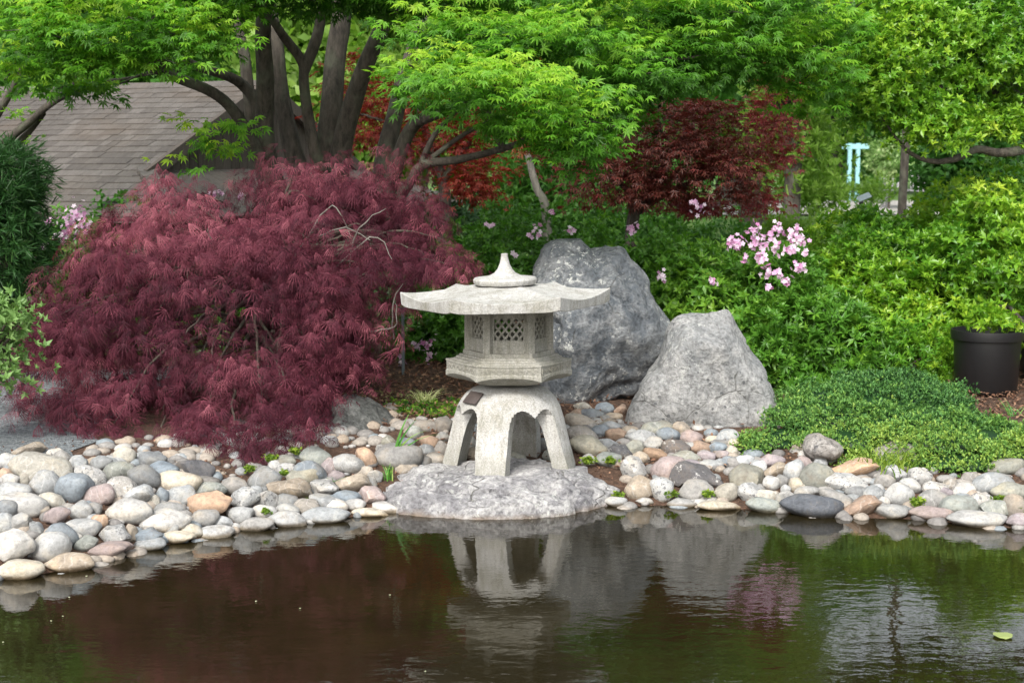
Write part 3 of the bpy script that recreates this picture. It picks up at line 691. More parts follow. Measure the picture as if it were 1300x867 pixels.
# ------------------------------------------------------------------ cobbles
COL = {'W': ((.47, .47, .46), 'white'), 'G': ((.36, .362, .355), 'light grey'), 'M': ((.27, .265, .255), 'mid grey'), 'K': ((.15, .145, .15), 'dark grey'), 'B': ((.27, .295, .315), 'blue grey'),
       'C': ((.50, .46, .385), 'cream'), 'T': ((.40, .35, .29), 'tan'), 'O': ((.46, .325, .235), 'orange brown'), 'P': ((.37, .315, .315), 'pinkish mauve'), 'V': ((.32, .325, .285), 'greenish grey'), 'S': ((.47, .465, .45), 'speckled grey')}
ST = """37 571 40 18 8 T b|10 586 30 20 0 W r|23 588 18 20 0 G r|54 597 78 40 -18 C r|5 601 24 16 0 O b|70 577 24 14 10 W b|80 584 26 24 0 G r|102 592 26 30 10 G b|127 591 32 24 -5 G b|116 607 42 26 -20 W b
15 611 24 18 0 W r|32 610 17 18 10 C r|57 615 40 34 8 G r|16 625 46 24 4 W r|95 621 48 38 15 B r|126 629 39 26 5 P r|153 623 38 34 10 S r|30 641 58 32 -3 W r|68 637 38 22 -12 C r|52 648 25 17 5 T r
71 657 36 24 3 P b|102 648 30 24 0 G r|122 647 18 18 0 M r|8 649 32 28 0 B r|6 666 28 28 5 B r|29 663 28 34 -25 G b|19 681 22 16 -15 G r|46 673 20 20 0 B b|78 680 40 28 -18 B r|106 670 42 25 2 W r
33 690 22 20 0 W r|66 695 52 38 18 W r|14 697 54 50 -20 W b|108 690 34 18 18 V r|98 684 16 14 0 W r|145 678 42 32 -12 W b|86 714 64 22 5 T r|26 723 60 24 3 C r|140 698 58 18 8 P r|126 662 22 18 -10 O r
158 580 28 24 10 C r|193 585 36 22 0 M b|152 599 44 28 24 V r|184 607 44 30 -25 M r|208 599 38 24 -8 B r|233 601 26 14 0 T r|250 596 56 32 -5 K b|226 613 64 28 -4 C r|175 629 40 30 -5 W b|206 630 17 21 0 B r
195 638 15 18 -20 C b|230 630 36 26 0 G r|215 647 40 18 0 G r|265 641 56 30 4 O b|268 622 42 22 12 V r|166 650 58 32 -3 W r|262 613 34 16 0 M r|206 661 70 26 3 W r|217 669 29 19 3 G r|186 680 40 24 3 B b
242 673 31 15 -5 C r|259 658 40 22 15 M r|226 682 46 14 -2 C r|190 691 42 15 4 G r|164 676 18 26 0 T b|275 676 42 20 5 W r|284 663 26 16 0 W r|298 618 36 24 -8 M r|309 636 38 34 -10 S b|334 609 44 30 8 B r
340 635 32 32 0 S b|324 627 20 20 0 G r|368 622 54 34 -14 T b|363 637 32 20 5 B r|366 649 32 18 -10 G r|389 644 32 22 -12 T r|364 598 28 19 0 S r|385 606 40 26 8 V r|396 601 44 30 -15 B r|362 587 30 18 0 V r
401 583 38 28 -15 V r|417 593 24 22 0 P r|307 654 36 21 8 G r|335 651 34 19 -6 W r|363 659 50 20 -5 W r|325 666 46 17 8 W r|284 674 28 11 0 W r|412 620 38 22 8 S b|411 655 60 20 3 G r|412 638 38 22 -10 G r
444 591 46 28 -8 G r|465 582 24 30 38 O r|506 581 60 34 3 M r|515 594 32 19 0 T r|477 604 22 19 0 G b|464 600 20 16 0 T r|449 614 42 28 -5 T b|427 605 22 15 0 P r|440 632 38 17 0 B r|474 630 34 24 3 P b
450 640 27 14 2 W r|494 645 40 16 -5 W r|471 651 46 12 -2 C r|425 642 36 18 -8 W r|536 588 24 20 0 M r|470 613 18 17 0 M b|546 562 26 17 -3 O r|515 564 26 16 -5 B r|540 572 28 15 -5 M r|561 570 18 20 0 M r
553 585 30 20 0 T r|534 590 20 19 0 M r|540 542 32 16 0 M r|563 541 24 22 10 M b|528 551 22 21 0 V r|562 556 18 15 0 M r|535 534 16 11 0 M r|492 561 20 15 0 V r|484 569 14 13 0 G b|602 577 24 18 0 T r
594 562 24 18 0 M r|620 570 20 18 0 B r|690 566 20 18 0 M r|700 578 22 16 0 V r|713 548 26 18 0 G r|722 536 18 13 0 B r|741 518 27 15 -22 C b|770 520 27 20 12 B b|752 528 36 17 -18 B b|732 528 23 17 -12 O r
738 538 40 21 -12 T r|779 530 24 12 -5 T r|788 522 17 19 0 O b|775 536 18 10 0 T r|777 542 25 13 -8 W r|757 538 16 10 0 G r|761 548 24 16 20 B r|781 552 26 15 3 O b|742 555 44 26 -18 M r|749 568 50 26 -22 V r
773 584 32 19 0 V r|746 584 22 15 0 G r|770 565 34 22 -5 M b|786 573 34 24 -22 K b|815 556 43 19 -6 W r|808 568 27 26 -10 V b|829 564 28 18 0 G b|833 545 40 20 0 V r|800 547 22 12 -5 T r|831 576 30 13 -12 O b
814 582 24 18 0 T r|807 598 36 38 -8 S b|846 597 46 32 8 P b|811 620 42 29 8 T r|842 623 31 32 5 S r|782 637 30 13 0 W r|818 636 22 8 0 G r|866 639 36 12 0 G r|881 624 46 28 6 G b|888 607 68 32 -10 K b
944 604 52 36 -5 V b|923 625 28 25 25 C r|914 642 56 13 -2 C r|956 626 36 28 5 S b|979 614 21 19 0 W r|974 631 30 17 -5 C b|999 633 26 27 0 W b|971 642 46 19 -8 V r|985 598 32 22 10 T b|980 585 32 16 3 P r
993 612 20 18 10 M r|962 594 22 18 0 W r|944 585 28 13 8 W r|857 570 36 22 -5 K b|850 553 33 20 -5 B r|867 545 26 20 0 T b|878 557 27 20 -8 P r|869 581 42 16 -3 V r|898 580 24 14 0 P r|916 578 20 12 0 P r
924 586 25 13 0 B r|889 568 29 16 -3 O r|912 569 25 14 0 B r|923 555 28 17 6 G r|904 558 18 9 5 C r|915 563 24 10 0 M r|930 574 17 17 0 C r|877 590 26 13 0 P r|903 590 30 12 0 G r|894 594 26 10 0 W r
879 569 15 14 0 W r|931 563 16 11 0 C r|1087 595 62 26 2 O b|1009 598 26 28 -35 W r|1018 589 26 18 -8 P b|1041 589 17 17 0 W r|1038 608 44 36 -12 V r|1013 616 24 18 -10 C b|1026 624 36 15 5 G r|1076 614 68 26 -2 W b
1088 625 30 17 -5 M r|1108 627 32 20 -5 G r|1063 633 44 17 -16 M r|1032 643 78 28 -5 K r|1095 643 48 26 10 O b|1122 637 16 13 0 W r|998 622 14 13 0 W r|1139 603 26 26 20 W b|1123 613 26 20 5 G r|1167 606 30 23 -5 S b
1157 618 33 20 -22 W r|1142 629 36 30 -5 W r|1187 621 32 18 -5 S r|1181 635 46 24 8 G r|1135 649 40 17 2 G r|1183 652 54 17 -3 P r|1207 616 22 16 -8 M r|1201 626 18 14 0 P r|1222 623 33 18 12 W b|1231 608 22 18 -10 M r
1219 642 50 24 -2 V r|1246 638 32 24 0 W b|1262 614 56 30 8 G r|1284 625 48 24 -5 V r|1277 593 44 20 12 V r|1265 647 38 22 5 V b|1289 644 28 30 -10 T r|1241 659 74 20 -2 G r|1295 661 34 18 5 P r|655 583 26 18 0 V r"""
def stone_mesh(seed, block, sub=3):
    r = random.Random(seed); bm = bmesh.new(); bmesh.ops.create_icosphere(bm, subdivisions=sub, radius=1)
    pls = []
    for i in range(12 if block else 7):
        d = Vector((r.gauss(0, 1), r.gauss(0, 1), r.gauss(0, 1))).normalized(); pls.append((d, r.uniform(.52, .80) if block else r.uniform(.68, .9)))
    off = Vector((seed*3.7, seed*1.3, 0)); f = 1.0; tx = r.uniform(-.22, .22); tz = r.uniform(-.15, .15)
    for v in bm.verts:
        q = v.co.copy()
        for d, h in pls:
            k = q.dot(d)
            if k > h: q -= d*(k-h)*(.93 if block else .6)
        q *= 1+(.22 if not block else .20)*noise.noise(q*f+off)+.06*noise.noise(q*2.6+off)+(.045 if block else .014)*noise.noise(q*5.5+off)+(.02 if block else .005)*noise.noise(q*13+off)
        q.z *= 1+tx*q.x; q.x *= 1+tz*q.z; v.co = q
    mx = [max(abs(v.co[i]) for v in bm.verts) for i in range(3)]
    for v in bm.verts: v.co = Vector((v.co[0]/mx[0], v.co[1]/mx[1], v.co[2]/mx[2]))
    return bm_mesh('cobble', bm, 40 if block else 60)
rnd_m = [stone_mesh(i, False) for i in range(12)]; blk_m = [stone_mesh(50+i, True) for i in range(12)]
variants = {}
def stone_variant(block, i, kind):
    k = (block, i, kind)
    if k not in variants:
        me = (blk_m if block else rnd_m)[i].copy(); me.materials.clear(); me.materials.append(M[kind]); variants[k] = me
    return variants[k]
stones = []
for idx, rec in enumerate(ST.replace('\n', '|').split('|')):
    a = rec.split(); px, py, w_, h_, an = map(float, a[:5]); ck, sh = a[5], a[6]
    Y = 9.0
    hz = h_*.5*Y/FPX
    g = ray_ground(px, py, hz*.55, 6.5, 12.5)
    s = g.y/FPX; W2 = w_*s*.5*1.13; H2 = h_*s*.5*1.16; D2 = min(W2, .5*(W2+H2)*.95)
    kind = 'st_speck' if ck == 'S' or (ck in 'WK' and sh == 'b' and idx % 2) else ('st_vein' if idx % 3 == 0 else 'st_smooth')
    o = link('cobble', stone_variant(sh == 'b', idx % 12, kind))
    o.location = g; o.scale = (W2, D2, H2); o.rotation_euler = (0, R(-an), R(random.uniform(-8, 8)))
    c = COL[ck][0]; j = random.uniform(.8, 1.12); jj = random.uniform(-.015, .015)
    j *= .88; o.color = (c[0]*j+jj, c[1]*j, c[2]*j-jj, 1)
    stones.append([o, px, py, w_, h_, ck, sh, an])
# labels: look first, then the landmark it lies nearest to
LM = [(37, 571, 'the tan block at the gravel'), (54, 597, 'the big cream oval'), (126, 629, 'the pinkish mauve oval'), (14, 697, 'the rough white chunk at the left edge'), (140, 698, 'the flat mauve waterline stone'),
      (226, 613, 'the wide cream arch shaped stone'), (265, 641, 'the orange brown block'), (206, 630, 'the tiny upright blue stone'), (309, 636, 'the rough speckled block'), (334, 609, 'the smooth blue grey egg'), (385, 606, 'the paired greenish stones'),
      (368, 622, 'the big tan block'), (465, 582, 'the tilted orange brown egg'), (515, 594, 'the iris blades'), (474, 630, 'the mauve speckled block'), (411, 655, 'the long pale waterline stone'), (560, 560, 'the lantern left leg'), (672, 575, 'the lantern back leg'), (735, 555, 'the lantern right leg'),
      (815, 556, 'the bright white oval'), (770, 520, 'the hollow under the tall boulder'), (807, 598, 'the dark upright speckled chunk'), (846, 597, 'the pink veined block'), (888, 607, 'the long dark rough block'), (944, 604, 'the big greenish block'), (870, 545, 'the foot of the triangular boulder'),
      (914, 642, 'the flat cream waterline stone'), (956, 626, 'the crumbly speckled white block'), (1087, 595, 'the long orange brown block by the juniper'), (1043, 567, 'the wedge shaped rock'), (1032, 643, 'the big dark waterline stone'), (1076, 614, 'the long white block'), (1095, 643, 'the orange brown waterline wedge'),
      (1142, 629, 'the round white waterside stone'), (1187, 621, 'the speckled black and white stone'), (1262, 614, 'the big pale grey oval at right'), (1241, 659, 'the longest flat waterline stone'), (1222, 623, 'the white slanted block')]
LMSET = {(int(a), int(b)) for a, b, _ in LM}
def desc(s):
    o, px, py, w_, h_, ck, sh, an = s; area = w_*h_
    size = 'large' if area > 1250 else ('small' if area < 430 else 'medium')
    if sh == 'b': shape = 'angular block' if h_ > .45*w_ else 'flat angular block'
    else: shape = 'flat oval' if h_ < .45*w_ else ('round' if h_ > .82*w_ else 'oval')
    tilt = ' tilted' if abs(an) >= 18 else ''
    return size+' '+COL[ck][1]+tilt+' '+shape
def rel(px, py, lx, ly):
    dx, dy = px-lx, py-ly; a = abs(dx) > 1.6*abs(dy); b = abs(dy) > 1.6*abs(dx)
    if a: return 'right of' if dx > 0 else 'left of'
    if b: return 'in front of' if dy > 0 else 'behind'
    return ('front ' if dy > 0 else 'back ')+('right of' if dx > 0 else 'left of')
labs = {}
for s in stones:
    px, py = s[1], s[2]
    ds = sorted(((math.hypot(px-l[0], (py-l[1])*1.3), l) for l in LM), key=lambda q: q[0])
    own = [d for d in ds if d[0] < .5]; ds = [d for d in ds if d[0] >= .5]
    d0 = desc(s)
    cands = []
    if own: cands.append(d0+' cobble known as '+own[0][1][2]) if False else cands.append(own[0][1][2].replace('the ', '', 1)+', a '+d0+' cobble')
    cands += [d0+' cobble '+rel(px, py, l[0], l[1])+' '+l[2] for _, l in ds[:3]]
    near = sorted((math.hypot(px-q[1], py-q[2]), k) for k, q in enumerate(stones) if q is not s)
    for _, k in near[:4]:
        q = stones[k]; cands.append(d0+' cobble '+rel(px, py, q[1], q[2])+' a '+desc(q).replace('medium ', '')+' by '+ds[0][1][2].replace('the ', 'the ', 1))
    for L in cands:
        if L not in labs and len(L.split()) <= 16: break
    labs[L] = s; tag(s[0], L, 'cobble', 'river cobbles banked along the pond edge')
# small pebbles that fill the joints
def pebbles():
    tv = []; bm = bmesh.new(); bmesh.ops.create_icosphere(bm, subdivisions=2, radius=1)
    bm.verts.ensure_lookup_table(); TVv = np.array([v.co[:] for v in bm.verts]); TF = np.array([[v.index for v in f.verts] for f in bm.faces]); bm.free()
    n = 1200; x = rs.uniform(-3.2, 3.3, n*2); t_ = np.where(rs.rand(n*2) < .35, rs.uniform(1.1, 2.0, n*2), rs.uniform(-.12, 1.45, n*2))
    y = np.interp(x, WX, WY)+t_
    keep = ~((x > -.75) & (x < .62) & (y < 9.6)) & ~((x > 1.35) & (y > 9.25)) & ~((x > .9) & (y > 9.75)) & ~((x > -.7) & (y > 10.0)) & ~((x < -2.45) & (t_ > 1.6))
    x = x[keep][:n]; y = y[keep][:n]; n = len(x)
    z = hg(x, y)+.004; sc = rs.uniform(.018, .062, (n, 1))*rs.uniform(.7, 1.2, (n, 3)); sc[:, 2] *= .6
    V = TVv[None]*sc[:, None]*(1+rs.normal(0, .04, (n, len(TVv), 1)))+np.stack([x, y, z], 1)[:, None]
    F = (TF[None]+(np.arange(n)*len(TVv))[:, None, None]).reshape(-1, 3)
    me = npmesh('pebbles', V.reshape(-1, 3), F, np.repeat(rs.rand(n), len(TVv)), smooth=True)
    m, t, b, o_ = newmat('pebble'); at = t.nodes.new('ShaderNodeAttribute'); at.attribute_name = 'tint'
    c = ramp(t, at.outputs['Fac'], [(0, (.13, .12, .115)), (.3, (.28, .27, .255)), (.6, (.33, .27, .21)), (.8, (.2, .23, .25)), (1, (.45, .43, .4))]); c = mix(t, 1, c, ramp(t, noi(t, geo(t), 60, 4), [(.3, .7), (.7, 1.2)]), 'MULTIPLY')
    t.links.new(c, b.inputs['Base Color']); b.inputs['Roughness'].default_value = .8
    tag(link('pebbles', me, m), 'small mixed pebbles filling the gaps between the cobbles', 'pebbles', None, 'stuff')
pebbles()

# ------------------------------------------------------------------ shed with shingle roof
def shed():
    # built in its own frame (right ridge end at the origin), then turned to stand where it does
    g = .33; ye, yr = -2.8, 0.0; ze, zr = 1.374, 2.67; Xr, Xl = 0.0, -7.5
    root = empty('garden_shed', (0, 0, g), 'weathered wooden shed with grey shingle roof behind the red maple', 'shed')
    sl = math.hypot(yr-ye, zr-ze); pit = math.atan2(zr-ze, yr-ye); rows = 23; ex = sl/rows
    fs = .30; ys_ = ye+(yr-ye)*fs; zs = ze+(zr-ze)*fs; hipx = (ys_-ye)*1.15
    roof = bmesh.new()
    def quad(*p): roof.faces.new([roof.verts.new(q) for q in p])
    d = -.03
    quad((Xl, ye, ze+d), (Xr+hipx, ye, ze+d), (Xr, ys_, zs+d), (Xr, yr, zr+d), (Xl, yr, zr+d))
    yb = 2*yr-ye; ysb = 2*yr-ys_
    quad((Xl, yr, zr+d), (Xr, yr, zr+d), (Xr, ysb, zs+d), (Xr+hipx, yb, ze+d), (Xl, yb, ze+d))
    quad((Xr+hipx, ye, ze+d), (Xr+hipx, yb, ze+d), (Xr, ysb, zs+d), (Xr, ys_, zs+d))
    quad((Xl, ye, ze+d), (Xl, yb, ze+d), (Xl, yr, zr+d))
    rf = link('roof', bm_mesh('roof', roof), M['shingle'], root)
    RL = root_loc(rf)
    # shingle pieces
    tmpl = []
    for k in range(4):
        bm = bmesh.new(); wv = .105+.03*k; bx(bm, (0, ex*.6, .004), (wv-.003, ex*1.3, .030)); bmesh.ops.rotate(bm, verts=bm.verts, cent=(0, 0, 0), matrix=Matrix.Rotation(-.055, 3, 'X'))
        me = bm_mesh('shingle', bm); me.materials.append(M['shingle']); tmpl.append((wv, me))
    rnd = random.Random(4); cells = []
    for r_ in range(rows):
        x = Xr+(.02 if r_*1.0/rows > fs else (1-(r_/rows)/fs)*hipx)
        while x > -4.4:
            k = rnd.randrange(4); wv = tmpl[k][0]; cells.append((x-wv/2, r_, k)); x -= wv
    ca, sa = math.cos(R(25)), math.sin(R(25))
    def inview(c):
        u, v = c[0], ye+(yr-ye)*c[1]/rows; X_, Y_ = -2.59+u*ca+v*sa, 16.5-u*sa+v*ca
        px_ = 650+FPX*X_/Y_; return 0 if -12 < px_ < 330 else 1
    cells.sort(key=lambda c: (inview(c), -c[0]))
    rest = []
    for n_, (x, r_, k) in enumerate(cells):
        f = r_/rows; loc = Vector((x, ye+(yr-ye)*f, ze+(zr-ze)*f+.012+rnd.uniform(0, .006))); rot = Matrix.Rotation(pit, 4, 'X') @ Matrix.Rotation(rnd.uniform(-.02, .02), 4, 'Z')
        if n_ < 300:
            o = bpy.data.objects.new('shingle', tmpl[k][1]); SC.collection.objects.link(o); o.parent = rf; o.matrix_local = Matrix.Translation(loc-Vector(root.location)-Vector(rf.location)) @ rot
        else: rest.append((Matrix.Translation(loc) @ rot, k))
    # skirt roof of the hipped end: joined courses
    bm = bmesh.new(); ps = math.atan2(zs-ze, hipx); L = math.hypot(hipx, zs-ze); nr = max(5, int(L/ex))
    for r_ in range(nr):
        f = (r_+.45)/nr; xx = Xr+hipx*(1-f); zz = ze+(zs-ze)*f+.012; y = ye+(ys_-ye)*f
        while y < 2*yr-ye-(ys_-ye)*f:
            wv = rnd.uniform(.12, .17); mm = Matrix.Translation((xx, y, zz)) @ Matrix.Rotation(ps, 4, 'Y') @ Matrix.Rotation(.05, 4, 'Y'); r0 = bmesh.ops.create_cube(bm, size=1, matrix=mm @ Matrix.Diagonal((ex*1.3, wv-.008, .022, 1))); y += wv
    for mt_, k in rest:
        wv = tmpl[k][0]; bmesh.ops.create_cube(bm, size=1, matrix=mt_ @ Matrix.Rotation(-.055, 4, 'X') @ Matrix.Translation((0, ex*.6, .004)) @ Matrix.Diagonal((wv-.006, ex*1.3, .02, 1)))
    o = link('shingle_courses', bm_mesh('shingle_courses', bm), M['shingle'], rf, False); o.location = -Vector(root.location)-Vector(rf.location); o['kind'] = 'stuff'
    # ridge cap
    bm = bmesh.new(); x = Xl
    while x < Xr:
        bx(bm, (x+.13, yr-.06, zr-.005), (.27, .15, .016), Matrix.Rotation(pit*.9, 3, 'X') @ Matrix.Rotation(rnd.uniform(-.03, .03), 3, 'Y')); x += .25
    link('ridge_cap', bm_mesh('ridge_cap', bm), M['shingle'], root)
    # hip cap pieces
    A = Vector((Xr, ys_, zs+.02)); B = Vector((Xr+hipx, ye, ze+.02)); bm = bmesh.new(); nn = 9
    for i in range(nn):
        c = A.lerp(B, (i+.3)/nn); q = (B-A).to_track_quat('Y', 'Z').to_matrix(); bx(bm, c+Vector((0, 0, .018)), (.15, .17, .03), q)
    link('hip_cap', bm_mesh('hip_cap', bm), M['shingle'], root)
    # barge board on the rake
    bm = bmesh.new(); A = Vector((Xr+.05, ys_-.05, zs+.01)); B = Vector((Xr+.05, yr, zr+.01)); q = (B-A).to_track_quat('Y', 'Z').to_matrix()
    bx(bm, (A+B)/2-Vector((0, 0, .03)), (.05, (B-A).length, .12), q); B2 = Vector((Xr+.05, ysb, zs)); q = (B2-B).to_track_quat('Y', 'Z').to_matrix(); bx(bm, (B+B2)/2-Vector((0, 0, .03)), (.05, (B2-B).length, .12), q)
    link('barge_board', bm_mesh('barge_board', bm), M['plank'], root)
    # gable boards
    y = ys_
    while y < ysb:
        h = zs+(zr-zs)*(1-abs(y+.07-yr)/(yr-ys_))-.02
        if h-zs > .03:
            bm = bmesh.new(); bx(bm, (0, 0, 0), (.02, .13, h-zs+.02)); o = link('plank', bm_mesh('plank', bm), M['plank'], root, False); o.location = Vector((Xr-.03, y+.07, (zs-.02+h)/2))-Vector(root.location)
        y += .14
    # wall of upright planks under the eave
    x = -4.6; wm = None
    while x < Xr+hipx-.3:
        if wm is None:
            bm = bmesh.new(); bx(bm, (0, 0, 0), (.135, .025, ze-g+.3)); wm = bm_mesh('plank', bm); wm.materials.append(M['plank'])
        o = bpy.data.objects.new('plank', wm); SC.collection.objects.link(o); o.parent = root; o.location = Vector((x, ye+.25+rnd.uniform(-.004, .004), (ze+g-.2)/2-.03))-Vector(root.location); x += .145
    bm = bmesh.new(); bx(bm, ((Xl+Xr+hipx)/2, yr, (ze+g)/2-.1), (Xr+hipx-Xl-.7, 2*(yr-ye)-.62, ze-g+.1)); link('wall', bm_mesh('wall', bm), M['plank'], root)
    root.location = (-2.59, 16.5, g); root.rotation_euler = (0, 0, R(-25))
shed()

# ------------------------------------------------------------------ foliage builders
def tree(name, label, cat, base, stems, foliage, group=None, bark='bark', stem_name='trunk', seg=10):
    root = empty(name, base, label, cat, group)
    for st in stems: tubes(stem_name, [st], M[bark], root, seg)
    for f in foliage: f(root)
    return root
def fol(name, els, n, k, size, tmpl, mat, spread=.06, shell=.3, inner=.15, lump=.2, lf=2., up=.6, out=.6, flat=.6, tint=(.15, .95), tl=1.2, rand=.35, rosette=False, bottom=-.75, seed=1, droop=0, tbias=0, mode=None):
    def go(root):
        c, d = shell_points(els, n, shell, inner, lump, lf, seed, bottom)
        p, dd, o = clumped(c, d, k, spread, flat); m_ = len(p)
        rd = rs.normal(0, 1, (m_, 3))*rand
        if rosette: nr_ = dd*out+upz(m_)*up+rd; ax = rand_dir(m_)
        else: ax = dd*out+norm(o)*.5-upz(m_)*droop+rd; nr_ = dd*.5+upz(m_)*up+rd*.8
        tn = np.repeat(np.clip(noise3(c, 1.3, seed+5)*tl*.5+rs.normal(0, .16, n), -1, 1), k)*.5+.5
        tn = np.clip(tint[0]+(tint[1]-tint[0])*tn+tbias*np.clip(nr_[:, 2], 0, 1)+rs.normal(0, .07, m_), 0, 1)
        return scatter(name, tmpl, p, ax, nr_, rs.uniform(size*.6, size*1.25, m_), tn, M[mat], root, .13)
    return go
# --- the big green Japanese maple
hub = P(405, 455, 12.0)
def S(*pts): return [P(x, y, Y) for x, y, Y in pts]
def rd(ws, Y=12): return [.80*w_*Y/FPX for w_ in ws]
stems = [
 ([P(360, 455, 11.9)]+S((352, 270, 11.8), (338, 190, 11.8), (336, 100, 11.7), (335, 30, 11.6), (348, -60, 11.4), (360, -200, 11.2)), rd([26, 20, 15, 14, 12, 10, 5])),
 ([P(380, 455, 12.1)]+S((388, 280, 12.1), (368, 175, 12.1), (355, 110, 12.1), (350, 50, 12.1), (330, -50, 12.2)), rd([24, 20, 15, 13, 12, 9])),
 ([P(392, 455, 11.9)]+S((412, 260, 11.9), (400, 192, 11.8), (391, 150, 11.8), (386, 105, 11.7), (383, 78, 11.7), (359, 45, 11.6), (342, 22, 11.5), (300, -20, 11.3)), rd([18, 13, 10, 9, 8, 8, 7, 6, 4])),
 ([P(386, 90, 11.7)]+S((398, 60, 11.7), (408, 20, 11.7), (412, -40, 11.6)), rd([9, 9, 8, 6])),
 ([P(410, 455, 12.1)]+S((420, 260, 12.1), (418, 186, 12.1), (420, 135, 12.1), (427, 70, 12.2), (433, 10, 12.2), (430, -80, 12.3), (420, -220, 12.4)), rd([28, 22, 19, 18, 17, 16, 12, 5])),
 ([P(420, 455, 12.0)]+S((424, 260, 12.0), (434, 190, 12.0), (449, 125, 11.9), (467, 78, 11.8), (486, 32, 11.7), (505, -4, 11.6), (540, -80, 11.4)), rd([24, 20, 17, 15, 13, 12, 11, 8])),
 ([P(430, 455, 12.2)]+S((470, 300, 12.2), (488, 206, 12.2), (500, 150, 12.2), (512, 105, 12.2), (522, 70, 12.3), (542, 10, 12.4), (570, -70, 12.5)), rd([22, 19, 16, 14, 13, 12, 11, 8])),
 ([P(435, 455, 11.9)]+S((485, 270, 11.8), (508, 196, 11.7), (524, 160, 11.6), (548, 147, 11.4), (590, 132, 11.2), (650, 112, 11.0), (700, 98, 10.9), (760, 84, 10.8), (820, 78, 10.7), (890, 72, 10.7)), rd([16, 14, 11, 10, 9, 8, 7, 6, 5, 4, 2])),
 ([P(430, 460, 11.6)]+S((500, 268, 11.4), (520, 234, 11.3), (536, 210, 11.2), (575, 204, 11.1), (612, 196, 11.0), (642, 188, 11.0), (666, 178, 10.9), (684, 164, 10.9)), rd([12, 9, 7, 7, 6, 5, 5, 4, 2])),
 ([P(640, 189, 11.0)]+S((628, 170, 11.0), (622, 152, 11.0), (620, 128, 11.0), (630, 110, 11)), rd([5, 4.5, 4, 3.5, 2])),
 ([P(534, 212, 11.2)]+S((542, 190, 11.2), (554, 168, 11.2), (574, 147, 11.2), (600, 120, 11.1)), rd([5, 4.5, 4, 3.5, 2])),
 ([P(545, 203, 11.2)]+S((590, 170, 11.2), (620, 156, 11.2), (646, 144, 11.2), (690, 130, 11.2)), rd([4, 3.5, 3, 2.5, 1.5])),
 ([P(346, 240, 11.8)]+S((322, 183, 11.7), (296, 140, 11.6), (270, 118, 11.5), (228, 100, 11.4), (196, 88, 11.3), (180, 68, 11.2), (160, 30, 11.1)), rd([12, 10, 9, 8.5, 8, 6, 4, 2])),
 ([P(340, 190, 11.9)]+S((326, 135, 11.9), (312, 112, 11.9), (291, 98, 11.8), (244, 82, 11.7), (220, 66, 11.6), (214, 20, 11.5), (190, -60, 11.4)), rd([11, 10, 9, 8, 7, 6, 5, 2])),
 ([P(345, 260, 12.2)]+S((322, 180, 12.2), (315, 110, 12.2), (308, 60, 12.2), (290, 0, 12.2)), rd([12, 10, 10, 9, 7])),
 ([P(240, 90, 11.7)]+S((190, 92, 11.6), (150, 108, 11.5)), rd([3, 2, 1])),
]
# drooping layered sprays: (px, py, distance, rx, ry)
pads = [(640, 110, 10.0, 150, 62), (560, 95, 10.2, 90, 40), (720, 150, 10.1, 90, 62), (600, 40, 10.4, 120, 50), (690, 50, 10.3, 110, 50), (745, 185, 10.3, 40, 35), (790, 95, 10.5, 110, 50),
        (860, 60, 10.8, 110, 60), (930, 68, 11.0, 80, 46), (1000, 60, 11.2, 90, 60), (1030, 95, 11.3, 60, 45), (880, 90, 11.0, 60, 30), (1000, 128, 11.4, 36, 24), (1050, 20, 11.4, 60, 50), (850, 10, 10.9, 120, 50),
        (60, 40, 10.6, 110, 55), (20, 90, 10.7, 55, 32), (140, 65, 10.6, 80, 40), (170, 20, 10.5, 120, 50), (235, 50, 10.5, 80, 38), (210, 75, 10.4, 30, 20), (275, 18, 10.7, 70, 38), (360, -12, 10.7, 80, 32), (420, -12, 10.9, 80, 32), (560, 30, 11.4, 60, 30),
        (480, -6, 11.0, 60, 28), (100, 110, 11.4, 70, 30), (560, -20, 10.8, 150, 45), (730, -20, 10.8, 160, 45), (250, -30, 10.8, 200, 50), (60, -20, 10.8, 140, 50), (420, -50, 10.9, 150, 50), (950, -10, 11.2, 120, 55),
        (300, 155, 11.0, 26, 22), (250, 165, 11.0, 30, 16), (235, 205, 11.0, 18, 14), (285, 190, 11.1, 26, 14), (655, 165, 10.6, 40, 22), (570, 125, 11.0, 36, 14), (800, 140, 10.9, 40, 32),
        (150, -150, 12.6, 300, 90), (450, -170, 13.0, 320, 90), (760, -150, 12.8, 300, 90), (950, -110, 12.4, 160, 70), (1000, -330, 12.6, 200, 130), (500, -330, 13.4, 330, 110), (850, -520, 13.0, 250, 110), (200, -420, 13.0, 260, 120), (620, 20, 12.8, 180, 50), (180, 50, 12.9, 180, 50), (850, 40, 12.8, 200, 60)]
maple_els = [ell(a, b_, Y_, rx, ry, dy=rx*Y_/FPX*.75) for a, b_, Y_, rx, ry in pads]
